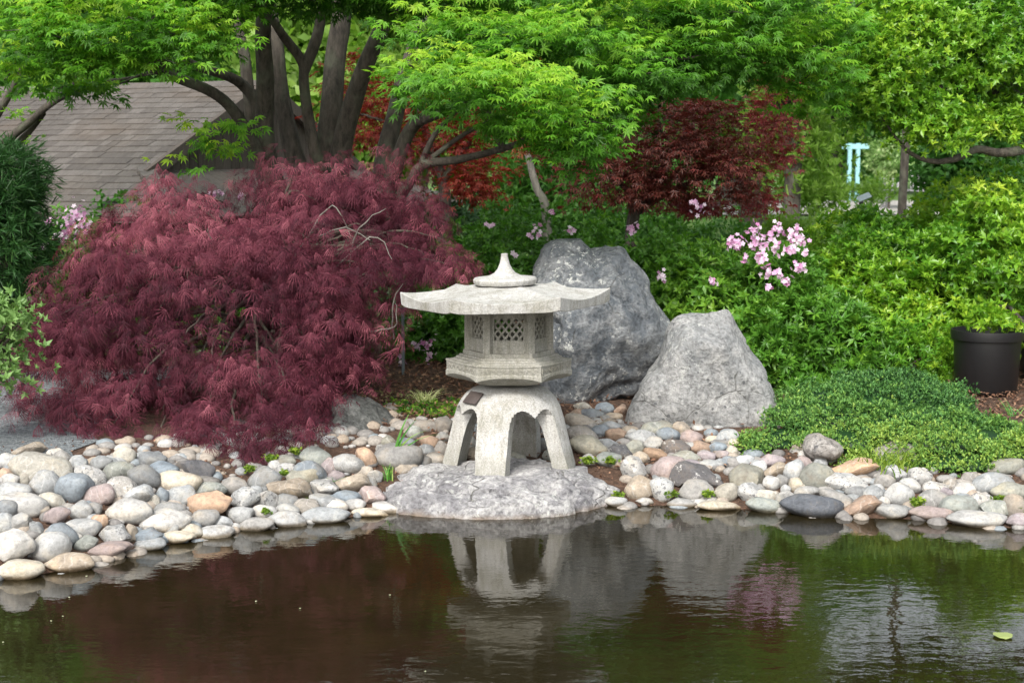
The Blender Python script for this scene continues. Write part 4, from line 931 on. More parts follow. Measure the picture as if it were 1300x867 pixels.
def maple_fol(root):
    TM = T_star(); TM2 = T_star(lens=(.6, .9, 1, .9, .6), spread=95, wid=.14)
    for nm_, els, n, k, sz, tp in (('crown', maple_els[:40], 2200, 9, .060, TM), ('crown', maple_els[40:], 1300, 8, .070, TM2)):
        # each clump is a flat layer of leaves
        c, d = shell_points(els, n, .75, .3, .1, 2., 3, -1); p, dd, o = clumped(c, d, k, .075, .28); m_ = len(p)
        dh = dd.copy(); dh[:, 2] = 0
        ax = norm(dh)*.5+norm(o)*.7+rs.normal(0, .25, (m_, 3)); ax[:, 1] -= .25; ax[:, 2] -= .28; nr_ = upz(m_)*1.0+rs.normal(0, .3, (m_, 3)); nr_[:, 1] -= .55
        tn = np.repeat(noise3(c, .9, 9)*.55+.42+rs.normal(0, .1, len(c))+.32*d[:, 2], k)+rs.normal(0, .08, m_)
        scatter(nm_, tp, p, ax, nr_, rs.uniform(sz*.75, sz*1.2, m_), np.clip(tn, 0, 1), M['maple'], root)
    # fine twigs under each layer
    tw = []
    for e in maple_els[:27]:
        c0, r0 = e
        for q in range(4):
            a = c0+np.array([rs.uniform(-.2, .2), .2, -.05]); b1 = c0+rs.uniform(-1, 1, 3)*r0*np.array([.9, .7, .35]); mid = (a+b1)/2+np.array([0, 0, .04]); tw.append(([a, mid, b1], [.009, .006, .002]))
    tubes('twigs', tw, M['bark'], root, 5)['kind'] = 'stuff'
tree('japanese_maple', 'large green Japanese maple with many dark stems arching over the garden', 'tree', hub, stems, [maple_fol])

# --- red laceleaf maple
def lace_maple():
    base = ray_ground(300, 520, 0); root = empty('laceleaf_maple', (P(300, 500, 10.3).x, 10.35, float(hg(-1.8, 10.35))), 'mounded burgundy laceleaf maple weeping over the cobbles left of the lantern', 'tree')
    E = [ell(300, 400, 10.3, 185, 160, 1.0), ell(425, 310, 10.4, 125, 100, .8), ell(480, 265, 10.7, 60, 52, .5), ell(160, 400, 10.2, 105, 95, .75), ell(90, 440, 10.1, 60, 70, .5), ell(235, 330, 10.3, 140, 85, .8), ell(420, 400, 10.1, 62, 85, .6), ell(105, 490, 10.0, 60, 60, .5),
         ell(300, 515, 9.55, 120, 62, .6), ell(180, 520, 9.55, 105, 50, .55), ell(325, 572, 9.1, 95, 36, .4), ell(110, 535, 9.5, 60, 34, .3), ell(190, 545, 9.3, 90, 32, .3), ell(515, 308, 10.3, 62, 38, .4), ell(560, 345, 10.0, 42, 16, .2), ell(390, 480, 10.0, 55, 65, .5), ell(65, 420, 10.0, 42, 50, .4), ell(380, 250, 10.8, 80, 42, .6), ell(455, 475, 9.9, 28, 34, .2)]
    n, k = 1500, 15
    c, d = shell_points(E, n, .3, .10, .16, 2.6, 4, -.55)
    
    c2, d2 = shell_points(E, n, .3, .10, .16, 2.6, 4, -.55)
    ok = c2[:, 2] > hg(c2[:, 0], c2[:, 1])+.07; c, d = c2[ok], d2[ok]; n = len(c); c = c+d*(noise3(c, 4.5, 30)*.14)[:, None]
    # tiers: pull clumps towards a few sloping shelves
    ph = c[:, 2]*3.1+c[:, 0]*.9+noise3(c, 1.2, 8)*1.6; c[:, 2] += -.075*np.sin(ph*2*np.pi)
    c = c+d*(.085*np.cos(ph*2*np.pi))[:, None]
    dh = d.copy(); dh[:, 2] = 0; dh[:, 1] -= .35; dh = norm(dh); side = np.cross(dh, upz(n))
    u = rs.normal(0, 1, (n, k, 1)); v_ = rs.rand(n, k, 1)
    p = c[:, None]+side[:, None]*u*.085+dh[:, None]*(v_*.12-.04)+np.array([0, 0, 1.])*(.035-.13*v_**1.6-.02*u*u)+rs.normal(0, .012, (n, k, 3))
    ax = dh[:, None]*(.75-.35*v_)+side[:, None]*u*.55-np.array([0, 0, 1.])*(.25+.75*v_)+rs.normal(0, .34, (n, k, 3))
    nr_ = dh[:, None]*(.35+.5*v_)+np.array([0, 0, 1.])*(.9-.3*v_)+rs.normal(0, .22, (n, k, 3))
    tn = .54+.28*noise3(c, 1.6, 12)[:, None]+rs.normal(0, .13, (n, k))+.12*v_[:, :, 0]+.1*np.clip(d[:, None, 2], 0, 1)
    m_ = n*k; p = p.reshape(-1, 3); ax = ax.reshape(-1, 3); nr_ = nr_.reshape(-1, 3); tn = np.clip(tn.reshape(-1), 0, 1); pick = rs.randint(0, 3, m_)
    hole = (np.repeat(noise3(c, 2.3, 21), k) > .24) & (p[:, 2] < 1.25) & (rs.rand(m_) < .75)
    for q, (dr, sp) in enumerate(((.5, 1.0), (1.7, .7), (2.6, .5))):
        g_ = (pick == q) & ~hole; scatter('crown', T_lace(dr, sp), p[g_], ax[g_], nr_[g_], rs.uniform(.05, .125, g_.sum()), tn[g_], M['lace'], root)
    b0 = np.array([P(330, 500, 10.45).x, 10.45, .3])
    trunk = [([b0, b0+(.03, .02, .35), b0+(-.06, .05, .75), b0+(.05, 0, 1.1)], [.07, .06, .05, .03])]
    tubes('trunk', trunk, M['barkg'], root, 10)
    br = []
    sel = rs.choice(n, 110, replace=False)
    for i in sel:
        s0 = b0+np.array([0, 0, rs.uniform(.35, 1.05)]); e = c[i]-d[i]*.2; mid = (s0+e)/2+np.array([rs.uniform(-.08, .08), rs.uniform(-.08, .08), .14]); mid2 = mid*.45+e*.55+np.array([rs.uniform(-.06, .06), 0, .08]); br.append(([s0, mid, mid2, e], [.016, .011, .007, .002]))
    tubes('branches', br, M['twig'], root, 6, .006); br = []
    # pale bare twigs that show through on the right
    for a_ in [((372, 330), (420, 262), (445, 300)), ((395, 380), (470, 300), (498, 330)), ((440, 350), (455, 290), (490, 265)), ((500, 430), (497, 395), (512, 360)), ((470, 420), (500, 415), (502, 385)), ((250, 335), (266, 310), (264, 290)), ((405, 300), (440, 290), (470, 305))]:
        br.append(([P(a_[0][0], a_[0][1], 9.9), P(a_[1][0], a_[1][1], 9.75), P(a_[2][0], a_[2][1], 9.7)], [.006, .0045, .002]))
    for b_ in br: tubes('bare_twig', [b_], M['barkg'], root, 5, .006)
lace_maple()

# --- shrubs
RO = T_rosette(5, .2, .55, 2); RO2 = T_rosette(6, .26, .75, 1); RW = T_rosette(7, .14, .45, 1)
def shrub(name, label, cat, els, n, k=3, size=.055, tmpl=RO, mat='shrub', spread=.05, flowers=None, frm=None, **kw):
    n = int(n*.8) if n > 400 else n; size *= 1.05; c0 = els[0][0]; bx_, by_ = c0[0], c0[1]; gz = float(hg(bx_, by_))
    root = empty(name, (bx_, by_, gz), label, cat)
    st = []
    for e in els:
        for q in range(4):
            a = np.array([bx_+rs.uniform(-.12, .12), by_+rs.uniform(-.1, .1), gz-.02]) if frm is None else np.array(frm)
            b1 = e[0]+rs.uniform(-.6, .6, 3)*e[1]; st.append(([a, (a+b1)/2+rs.uniform(-.05, .05, 3), b1], [.017, .012, .004]))
    tubes('stems', st, M['twig'], root, 6)
    fol('foliage', els, n, k, size, tmpl, mat, spread=spread, rosette=True, **kw)(root)
    if flowers:
        for (px, py, Y, r, cnt) in flowers:
            c = np.array(P(px, py, Y)); s = Y/FPX
            cnt = int(cnt*2.3); p = c+rs.normal(0, .6, (cnt, 3))*r*s; nz = norm((p-c)+np.array([0, -.06, .02])); 
            scatter('flower_cluster', T_blossom(), p, rand_dir(cnt), nz, rs.uniform(.016, .026, cnt), rs.rand(cnt), M['pink'], root)
    return root
def gr(px, top, rx, Y, dy=None):
    """ellipsoid standing on the ground with its top at a given height"""
    zt_ = P(px, top, Y).z; x = P(px, top, Y).x; g = float(hg(x, Y)); c = np.array([x, Y, (zt_+g-.1)/2]); return (c, np.array([rx*Y/FPX, dy or rx*Y/FPX*.8, (zt_-g+.1)/2]))
shrub('azalea', 'green azalea behind the lantern roof with a few single pink flowers', 'shrub', [gr(645, 268, 85, 12.3), gr(600, 300, 50, 12.0)], 900, flowers=[(622, 286, 11.6, 5, 3), (680, 298, 11.6, 8, 6), (653, 322, 11.6, 4, 2)], tint=(.05, .6))
shrub('azalea', 'leafy green azalea rising above the top of the tall boulder', 'shrub', [gr(760, 278, 80, 12.4), gr(835, 290, 60, 12.3)], 800, flowers=[(724, 292, 11.7, 5, 4), (805, 293, 11.7, 7, 5), (700, 270, 12.0, 4, 3)], tint=(.15, .8))
shrub('azalea', 'broad green azalea filling the gap above the triangular boulder', 'shrub', [gr(890, 310, 90, 12.0, .6), gr(905, 370, 60, 11.6, .4)], 1100, size=.06, flowers=[(905, 358, 11.15, 6, 5), (840, 350, 11.4, 6, 4), (884, 262, 12.9, 10, 7)], tint=(.2, .85))
shrub('azalea', 'azalea covered with clusters of pale pink blossom', 'shrub', [gr(980, 300, 62, 11.8, .45), gr(960, 385, 60, 11.3, .4)], 1000, size=.06, tint=(.2, .8),
      flowers=[(936, 310, 11.3, 8, 10), (957, 293, 11.3, 7, 8), (965, 308, 11.3, 9, 12), (985, 292, 11.3, 9, 12), (1008, 297, 11.3, 9, 12), (966, 327, 11.2, 7, 9), (1004, 317, 11.2, 8, 11), (1017, 306, 11.2, 6, 7), (990, 346, 11.1, 6, 7), (974, 344, 11.1, 8, 10), (999, 358, 11.1, 6, 6), (1013, 341, 11.2, 7, 8), (928, 309, 11.3, 5, 5), (984, 312, 11.3, 7, 7), (1024, 322, 11.2, 4, 3), (945, 330, 11.3, 4, 3), (975, 366, 11.0, 4, 3)])
shrub('rhododendron', 'dark green long leaved shrub between the pink azalea and the juniper', 'shrub', [gr(1010, 368, 60, 11.4, .4), gr(1065, 385, 55, 11.4, .4), gr(985, 425, 35, 11.1, .25)], 1000, k=3, size=.075, tmpl=RW, tint=(.15, .75))
shrub('young_rhododendron', 'small bright green shrub at the back of the juniper carpet', 'shrub', [gr(1022, 470, 38, 10.9, .2)], 170, size=.06, tmpl=RO2, tint=(.25, .7))
shrub('pieris', 'rounded yellow green shrub mounding up behind the triangular boulder', 'shrub', [gr(1130, 262, 75, 12.4, .7), gr(1075, 310, 70, 12.1, .5), gr(1150, 330, 80, 11.9, .5), gr(1080, 260, 45, 13.5, .5)], 2200, k=3, size=.06, mat='yellow', tint=(.05, .9), tbias=.18, tl=1.6, lump=.3)
shrub('pieris', 'largest yellow green shrub at the right edge above the black pots', 'shrub', [gr(1240, 245, 85, 12.6, .7), gr(1275, 215, 60, 12.8, .7), (P(1255, 340, 11.8)[:] and (np.array(P(1255, 335, 11.9)), np.array([.6, .45, .45])))], 2300, k=3, size=.06, mat='yellow', tint=(.05, .9), tbias=.18, tl=1.6, lump=.3)
shrub('dwarf_shrub', 'open twiggy shrub with pale new leaves left of the black pot', 'shrub', [gr(1125, 415, 50, 11.3, .3), gr(1170, 430, 40, 11.3, .3), gr(1205, 400, 35, 11.6, .3)], 460, k=3, size=.055, tmpl=RW, mat='yellow', tint=(.1, .85), lump=.3, shell=.6)
shrub('potted_shrub_spray', 'leafy green spray hanging over the rim of the black pot', 'branch', [(np.array(P(1258, 408, 10.8)), np.array([.17, .12, .07])), (np.array(P(1312, 450, 10.8)), np.array([.07, .1, .12]))], 60, k=3, size=.055, mat='yellow', tint=(.3, 1.0), shell=.8, frm=P(1275, 385, 11.7))
shrub('azalea', 'low dark azalea with lilac flowers in the shade left of the lantern post', 'shrub', [gr(535, 385, 55, 12.6, .4), gr(585, 360, 60, 12.8, .4), gr(600, 400, 45, 12.5, .3)], 800, size=.06, tint=(0, .5), flowers=[(545, 437, 12.1, 7, 7), (510, 462, 12.0, 9, 6), (548, 455, 12.1, 8, 6), (530, 440, 12.1, 5, 4)])
shrub('azalea', 'pale pink azalea in bloom between the shed and the red maple', 'shrub', [gr(100, 268, 50, 13.5, .4), gr(60, 290, 35, 13.3, .4)], 450, size=.06, tint=(.2, .8), flowers=[(98, 272, 12.9, 12, 18), (85, 290, 12.8, 12, 16), (105, 285, 12.8, 8, 9), (54, 308, 12.7, 8, 8), (75, 302, 12.8, 8, 8), (62, 283, 12.9, 6, 4), (275, 245, 12.5, 4, 4), (305, 250, 12.5, 4, 4)])
shrub('clipped_shrub', 'green shrub seen through the gaps under the red maple', 'shrub', [gr(340, 380, 110, 12.4, .4), gr(200, 380, 110, 12.6, .4), gr(90, 400, 60, 12.2, .3)], 700, size=.07, tint=(.0, .55))
# left: feathery dark conifer, pale leaved shrub
root = tree('feathery_conifer', 'dark feathery evergreen at the left edge in front of the shed', 'tree', P(5, 470, 11.6), [([P(5, 470, 11.6), P(8, 300, 11.6), P(0, 200, 11.6)], [.05, .04, .01])],
     [fol('crown', [ell(8, 300, 11.5, 48, 90, .4), ell(-10, 240, 11.6, 50, 50, .4), ell(-50, 330, 11.5, 80, 110, .5)], 1400, 5, .11, T_tuft(7, .03, .9, 5), 'dark', spread=.05, rosette=True, up=-.4, out=.9, tint=(.1, .9), lump=.12, lf=3)], stem_name='trunk')
shrub('pale_leaved_shrub', 'light green variegated shrub poking in at the left edge above the gravel', 'shrub', [ell(0, 425, 8.9, 34, 45, .2), ell(-20, 470, 8.9, 40, 50, .2), ell(18, 405, 8.9, 22, 14, .1)], 150, k=3, size=.05, tmpl=T_rosette(5, .2, .8, 2), mat='variegated', tint=(.0, .9), shell=.8, lump=.15, frm=P(-90, 520, 8.9))

# --- background maples
TMs = T_star(lens=(.6, .9, 1, .9, .6), spread=95, wid=.12, droop=.3)
gz = .36
def gpt(px, Y): v = P(px, 300, Y); return Vector((v.x, Y, gz))
tree('red_maple', 'orange red Japanese maple glowing behind the dark stems of the green maple', 'tree', gpt(560, 15.5), [([gpt(560, 15.5), P(565, 250, 15.5), P(545, 180, 15.6), P(520, 110, 15.6)], [.07, .06, .045, .02]), ([P(563, 230, 15.5), P(590, 190, 15.4), P(610, 160, 15.4)], [.04, .03, .01]), ([P(556, 200, 15.5), P(500, 160, 15.4), P(440, 140, 15.4)], [.035, .02, .01])],
     [fol('crown', [ell(600, 235, 15.0, 50, 45), ell(555, 190, 15.3, 60, 40), ell(490, 170, 15.4, 60, 40), ell(590, 190, 15.2, 40, 30), ell(440, 130, 15.6, 40, 60), ell(540, 130, 15.8, 90, 40), ell(640, 110, 16, 60, 40)], 620, 8, .055, TMs, 'redmap', spread=.09, shell=.8, inner=.3, tint=(.1, 1), up=.9, droop=.35, flat=.4)])
tree('purple_maple', 'spreading brown purple Japanese maple above the pink azalea', 'tree', gpt(800, 14.2), [([gpt(797, 14.2), P(803, 280, 14.2), P(815, 262, 14.2), P(840, 215, 14.2), P(870, 170, 14.2)], [.06, .055, .05, .035, .015]), ([P(805, 275, 14.2), P(795, 240, 14.1), P(760, 215, 14.0)], [.04, .03, .01]), ([P(812, 265, 14.2), P(870, 235, 14.0), P(930, 215, 13.9), P(965, 220, 13.9)], [.035, .025, .018, .006])],
     [fol('crown', [ell(860, 185, 13.8, 80, 38), ell(800, 215, 13.9, 70, 35), ell(900, 215, 13.7, 75, 35), ell(760, 235, 14.1, 50, 25), ell(940, 180, 14.0, 50, 35), ell(890, 150, 14.2, 50, 28), ell(830, 245, 13.9, 60, 20), ell(940, 245, 13.8, 40, 20)], 560, 8, .058, TMs, 'darkmap', spread=.09, shell=.7, inner=.3, tint=(.15, .9), up=.9, droop=.3, flat=.35),
      fol('crown', [ell(980, 150, 14.4, 34, 50), ell(990, 200, 14.3, 24, 32), ell(960, 255, 14.2, 26, 14), ell(880, 262, 14.4, 50, 16), ell(990, 100, 14.6, 22, 22)], 260, 8, .05, TMs, 'darkmap', spread=.08, shell=.8, inner=.3, tint=(.7, 1.0), up=.9, droop=.3, flat=.4)])
tree('slender_tree', 'thin curved grey trunk with a tuft of orange leaves left of the tall boulder', 'tree', gpt(697, 13.2), [([gpt(700, 13.2), P(694, 278, 13.2), P(682, 240, 13.2), P(672, 205, 13.2), P(669, 186, 13.2), P(682, 165, 13.1), P(720, 140, 13.0)], [.045, .04, .033, .028, .025, .02, .01]), ([P(670, 190, 13.2), P(655, 178, 13.2), P(640, 160, 13.2)], [.018, .014, .006])],
     [fol('crown', [ell(664, 183, 12.6, 15, 12)], 16, 5, .06, TMs, 'orangemap', spread=.03, shell=1, up=.5), fol('crown', [ell(700, 165, 13.3, 40, 22), ell(690, 200, 13.6, 30, 16)], 40, 6, .05, TMs, 'darkmap', spread=.07, shell=1, up=.9, tint=(.5, 1))], bark='barkg')
# upper right broadleaf tree
tree('broadleaf_tree', 'glossy yellow green broadleaf tree overhanging the top right corner', 'tree', gpt(1420, 12.6), [([gpt(1420, 12.6), P(1400, 240, 12.5), P(1340, 165, 12.4), P(1290, 120, 12.3), P(1240, 60, 12.2), P(1220, -60, 12.2)], [.13, .12, .10, .07, .05, .02]),
      ([P(1350, 172, 12.4), P(1300, 190, 12.0), P(1268, 194, 11.9), P(1240, 190, 11.9), P(1212, 202, 11.8), P(1182, 205, 11.8), P(1150, 190, 11.8), P(1120, 150, 11.8)], [.05, .04, .034, .03, .026, .02, .014, .005]), ([P(1290, 120, 12.3), P(1220, 110, 12.1), P(1150, 120, 12.0)], [.04, .03, .01]), ([P(1300, 150, 12.2), P(1312, 170, 12.1), P(1295, 185, 12.0)], [.03, .02, .015])],
     [fol('crown', [ell(1130, 130, 11.8, 70, 60), ell(1190, 160, 11.7, 70, 42), ell(1200, 70, 12.0, 100, 70), ell(1270, 60, 12.0, 80, 80), ell(1130, 50, 12.2, 70, 60), ell(1270, 150, 12.0, 50, 35), ell(1090, 110, 12.2, 40, 40)], 2300, 3, .055, RO, 'yellow', spread=.06, shell=.5, inner=.25, rosette=True, tint=(.05, 1), tl=1.6, lump=.25),
      fol('crown', [ell(1300, -60, 12.4, 130, 90), ell(1180, -50, 12.6, 100, 70), ell(1200, -230, 12.6, 150, 100), ell(1330, -300, 12.8, 150, 150), ell(1120, -400, 12.9, 130, 100), ell(1260, -480, 13, 150, 90)], 1500, 3, .085, RO, 'yellow', spread=.1, shell=.8, inner=.3, rosette=True, tint=(.05, 1))])
# leaning stems from the left edge
tree('leaning_maple', 'slender maple stems leaning in from the left edge over the shed roof', 'tree', gpt(-90, 12.4), [([gpt(-90, 12.4), P(-50, 240, 12.2), P(0, 187, 12.0), P(35, 157, 11.9), P(69, 129, 11.8), P(114, 108, 11.8), P(160, 100, 11.7), P(196, 94, 11.7)], [.07, .05, .034, .03, .026, .018, .01, .004]),
      ([P(-30, 225, 12.1), P(7, 195, 12.0), P(35, 170, 12.0), P(57, 144, 11.9)], [.04, .03, .025, .012]), ([P(-60, 240, 12.3), P(0, 140, 12.1), P(24, 97, 12.0), P(40, 60, 12)], [.05, .03, .025, .01]), ([P(90, 118, 11.8), P(100, 90, 11.8), P(120, 70, 11.7)], [.012, .008, .004])],
     [fol('crown', [ell(20, 148, 11.9, 26, 10), ell(44, 178, 11.9, 10, 12), ell(-120, 60, 12, 120, 80), ell(60, 105, 12, 50, 14), ell(120, 95, 12, 50, 12)], 110, 7, .047, T_star(), 'maple', spread=.06, shell=1, up=1, droop=.3, flat=.3)])
# feathery green trees in the middle distance
BG = T_cluster(8, 3, .3); BG2 = T_tuft(6, .06, 1.2, 8)
def bgtree(label, px, Y, top, rx, mat='mid', n=600, size=.22, tmpl=BG, low=300, tint=(0, 1), name='garden_tree', trunk=True, tw=1.0):
    n = int(n*.62); size *= 1.18; ztop = P(px, top, Y).z; zl = P(px, low, Y).z; c = P(px, 0, Y).x; H = ztop-zl; r = rx*Y/FPX; els = []
    for q in range(7):
        f = rs.uniform(.1, .9); rr_ = r*(1-.55*abs(f-.45))*rs.uniform(.5, .75); els.append((np.array([c+rs.uniform(-.5, .5)*r, Y+rs.uniform(-.4, .4)*r, zl+H*f]), np.array([rr_, rr_*.8, H*.2+.15*rr_])))
    els.append((np.array([c, Y, zl+H*.5]), np.array([r*.7, r*.6, H*.48])))
    st = [([np.array([c, Y, .3]), np.array([c+.1*r, Y, zl+H*.4]), np.array([c, Y, zl+H*.85])], [max(.04, .035*H)*tw, .03*H*tw, .01])]
    for q in range(4): e = els[q]; st.append(([np.array([c, Y, max(.4, zl+H*.15)]), (e[0]+np.array([c, Y, zl+H*.2]))/2, e[0]], [.02*H, .015*H, .005*H]))
    return tree(name, label, 'tree', (c, Y, .33), st if trunk else st[:1], [fol('crown', els, n, 4, size, tmpl, mat, spread=size*1.1, shell=.6, inner=.3, rosette=True, lump=r*.15, lf=1.5/r*1.5, tint=tint, rand=.6, seed=int(px) % 7)], 'trees beyond the planting beds' if Y > 17 else None)
bgtree('soft mid green feathery tree behind the thin curved trunk', 690, 18.5, 150, 75, 'mid', 800, .16, BG2, 320)
bgtree('pale feathery tree just right of the purple maple', 1008, 21, -60, 55, 'pale', 700, .16, BG2, 285)
bgtree('low round pale shrub left of the far path', 1042, 26, 215, 30, 'pale', 400, .16, BG2, 262, name='far_shrub')
bgtree('dark green tree right of the far bench under the broadleaf tree', 1235, 24, 165, 42, 'mid', 500, .2, BG, 275, tint=(0,.5))
bgtree('tall yellow green tree behind the right shrubs', 1290, 30, -110, 90, 'mid', 700, .3, BG, 250)
bgtree('high light green tree behind the middle of the green maple', 600, 26, -60, 120, 'pale', 900, .3, BG, 240, tint=(0, .8))
bgtree('tall mid green tree behind the shed', 120, 27, -330, 180, 'mid', 1100, .3, BG, 240, tint=(.2, 1))
bgtree('dense pale green tree behind the maple stems', 400, 24, -150, 150, 'pale', 1200, .3, BG, 260)
bgtree('dark green tree behind the purple maple', 850, 24, -240, 130, 'mid', 1000, .28, BG, 270, tint=(0, .7))
bgtree('tall light green tree behind the purple maple top', 960, 31, -330, 110, 'pale', 800, .32, BG, 240)
bgtree('tall green tree filling the left distance', -30, 33, -380, 210, 'mid', 900, .42, BG, 240)
bgtree('broad green tree far behind the shed ridge', 260, 36, -240, 190, 'mid', 900, .45, BG, 240)
bgtree('broad dark tree far behind the green maple', 520, 38, -330, 210, 'dark', 900, .5, BG, 230, tint=(.3, 1))
bgtree('broad tree far behind the middle of the garden', 740, 40, -300, 200, 'mid', 900, .5, BG, 230)
bgtree('far tree left of the aqua posts', 930, 48, -350, 150, 'mid', 800, .5, BG, 235)
bgtree('far rounded tree beyond the aqua posts', 1060, 62, -250, 140, 'mid', 800, .6, BG, 225)
bgtree('far rounded tree beyond the bench', 1190, 66, -170, 130, 'pale', 800, .6, BG, 225)
bgtree('far dark tree at the right end of the path', 1330, 58, -240, 140, 'mid', 700, .6, BG, 230)
bgtree('high crowned tree whose slim trunk stands before the pale far path', 1150, 18, -420, 125, 'mid', 900, .2, BG, 8, tw=.4)  # crown above the view added to block sky mirrored in the pond
bgtree('white flowering small tree above the far bench', 1135, 44, 180, 36, 'variegated', 240, .16, BG, 225, name='flowering_tree', trunk=False)
bgtree('low green shrub mass in front of the shed corner', 140, 14.2, 262, 30, 'mid', 160, .1, BG, 310, name='garden_shrub')
for (px, top, rx, Y, mat, lb) in [(560, 250, 90, 16.5, 'dark', 'dark hedge bank behind the middle azaleas'), (720, 255, 90, 15.8, 'mid', 'low green hedge under the slender curved tree'), (860, 262, 90, 15.6, 'mid', 'low green hedge beneath the purple maple'), (1000, 270, 60, 15.2, 'pale', 'bright green low shrub behind the pink azalea'), (1190, 280, 50, 16, 'mid', 'green low shrub in front of the far path'), (450, 300, 100, 15, 'dark', 'dark shrub behind the red maple crown')]:
    shrub('hedge_shrub', lb, 'shrub', [gr(px, top, rx, Y, .6)], 420, k=3, size=.11, tmpl=BG, mat=mat, spread=.1, tint=(.1, .9))
bgtree('grey green low shrub beside the far path', 1110, 34, 236, 40, 'pale', 160, .14, BG2, 250, name='far_shrub')

# --- far garden furniture
fb = P(1160, 250, 46.0)
root = empty('garden_bench', (fb.x, 46, .42), 'grey slatted bench far off beside the pale path', 'bench')
bm = bmesh.new(); bx(bm, (0, -.05, .46), (1.9, .5, .05)); link('seat', bm_mesh('seat', bm), M['bench'], root, False)
for i in range(9):
    bm = bmesh.new(); bx(bm, (-.8+i*.2, .22, .76), (.09, .03, .5-.03*abs(i-4))); link('slat', bm_mesh('slat', bm), M['bench'], root, False)
bm = bmesh.new(); bx(bm, (0, .22, 1.0), (1.8, .05, .07)); link('back_rail', bm_mesh('back_rail', bm), M['bench'], root, False)
for sx in (-.85, .85):
    for sy in (-.25, .2):
        bm = bmesh.new(); bx(bm, (sx, sy, .2), (.07, .07, .46)); link('leg', bm_mesh('leg', bm), M['bench'], root, False)
ab = P(1083, 228, 50)
root = empty('aqua_posts', (ab.x, 50, .42), 'pale aqua painted post frame far off right of the purple maple', 'post frame')
for dx in (-.13, .13):
    bm = bmesh.new(); bx(bm, (dx, 0, .9), (.12, .12, 1.9)); link('post', bm_mesh('post', bm), M['aqua'], root, False)
bm = bmesh.new(); bx(bm, (.05, 0, 1.75), (.85, .14, .16)); link('cross_beam', bm_mesh('cross_beam', bm), M['aqua'], root, False)
mk = P(1093, 262, 19.5)
root = empty('marker_stand', (mk.x, 19.5, .38), 'slim black marker stand with tilted plate in front of the far path', 'sign')
H_ = P(1093, 252, 19.5).z-.38
bm = bmesh.new(); bx(bm, (0, 0, H_/2), (.045, .04, H_)); link('post', bm_mesh('post', bm), M['black'], root, False)
bm = bmesh.new(); bx(bm, (.03, -.02, H_+.015), (.17, .12, .012), Matrix.Rotation(-.4, 3, 'Y') @ Matrix.Rotation(.5, 3, 'X'), .003); link('plate', bm_mesh('plate', bm), M['zinc'], root, False)

# --- garden stake left of the lantern
sk = P(512, 476, 11.6)
root = empty('garden_stake', (sk.x, 11.6, float(hg(sk.x, 11.6))), 'thin grey metal stake with a small label plate left of the lantern', 'stake')
H_ = P(512, 393, 11.6).z-root.location.z
bm = bmesh.new(); bx(bm, (0, 0, H_/2), (.022, .016, H_)); link('post', bm_mesh('post', bm), M['zinc'], root, False)
bm = bmesh.new(); bx(bm, (0, -.012, H_), (.055, .008, .04), Matrix.Rotation(.5, 3, 'X'), .002); link('plate', bm_mesh('plate', bm), M['zinc'], root, False)

# --- black nursery pots
def pot(px, Y, lab):
    x = P(px, 500, Y).x; root = empty('nursery_pot', (x, Y, float(hg(x, Y))), lab, 'pot', 'black plastic nursery pots')
    bm = bmesh.new(); lathe(bm, [(0, 0), (.205, 0), (.212, .012), (.228, .36), (.246, .365), (.25, .40), (.248, .43), (.238, .43), (.232, .40), (.222, .36), (.216, .30)], 64); link('pot_body', bm_mesh('pot_body', bm, 35), M['pot'], root, False)
    bm = bmesh.new(); lathe(bm, [(0, .335), (.218, .33)], 32); link('soil', bm_mesh('soil', bm), M['soilpot'], root, False)
pot(1251, 10.85, 'large empty looking black nursery pot beside the twiggy shrub'); pot(1332, 11.35, 'second black pot cut off by the right edge')

# ------------------------------------------------------------------ low plants
def mound_cover():
    E = [(1110, 515, .10, 130, 30, .45), (1085, 530, .08, 115, 26, .4), (1160, 545, .05, 115, 26, .4), (1200, 560, .03, 110, 24, .35), (1080, 560, .02, 80, 22, .3), (980, 562, 0, 40, 14, .18), (1270, 575, 0, 60, 20, .25), (1225, 588, 0, 70, 14, .2), (1130, 590, -.02, 70, 14, .15), (960, 572, 0, 26, 9, .08), (1130, 500, .14, 100, 22, .3), (1310, 565, .02, 60, 24, .3), (995, 552, .02, 22, 10, .08), (1075, 548, .05, 50, 18, .25)]
    els = []
    for a, b_, lf_, rx, ry, dy in E:
        g = ray_ground(a, b_, lf_); els.append((np.array(g), np.array([rx*g.y/FPX, dy, ry*g.y/FPX])))
    c, d = shell_points(els, 5600, .16, .02, .10, 6., 2, -.05)
    ok = c[:, 2] > hg(c[:, 0], c[:, 1])-.03; c, d = c[ok], d[ok]
    p, dd, o = clumped(c, d, 5, .019, .8); m_ = len(p)
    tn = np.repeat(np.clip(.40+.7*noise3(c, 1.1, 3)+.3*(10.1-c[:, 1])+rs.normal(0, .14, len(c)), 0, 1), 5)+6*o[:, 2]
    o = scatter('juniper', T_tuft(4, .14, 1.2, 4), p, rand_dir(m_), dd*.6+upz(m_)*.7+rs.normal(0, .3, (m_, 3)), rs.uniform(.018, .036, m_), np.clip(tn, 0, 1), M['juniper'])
    tag(o, 'low spreading green juniper carpet right of the triangular boulder', 'ground cover', None, 'stuff')
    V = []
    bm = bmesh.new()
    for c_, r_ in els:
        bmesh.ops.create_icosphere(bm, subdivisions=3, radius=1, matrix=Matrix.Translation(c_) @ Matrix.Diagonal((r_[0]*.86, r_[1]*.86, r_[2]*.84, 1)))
    oo = link('juniper_filler', bm_mesh('juniper_filler', bm, 60), M['dark']); tag(oo, 'dark inner mass under the juniper carpet', 'ground cover', None, 'stuff')  # dark green filler mass added to hide soil showing between the sprigs
mound_cover()
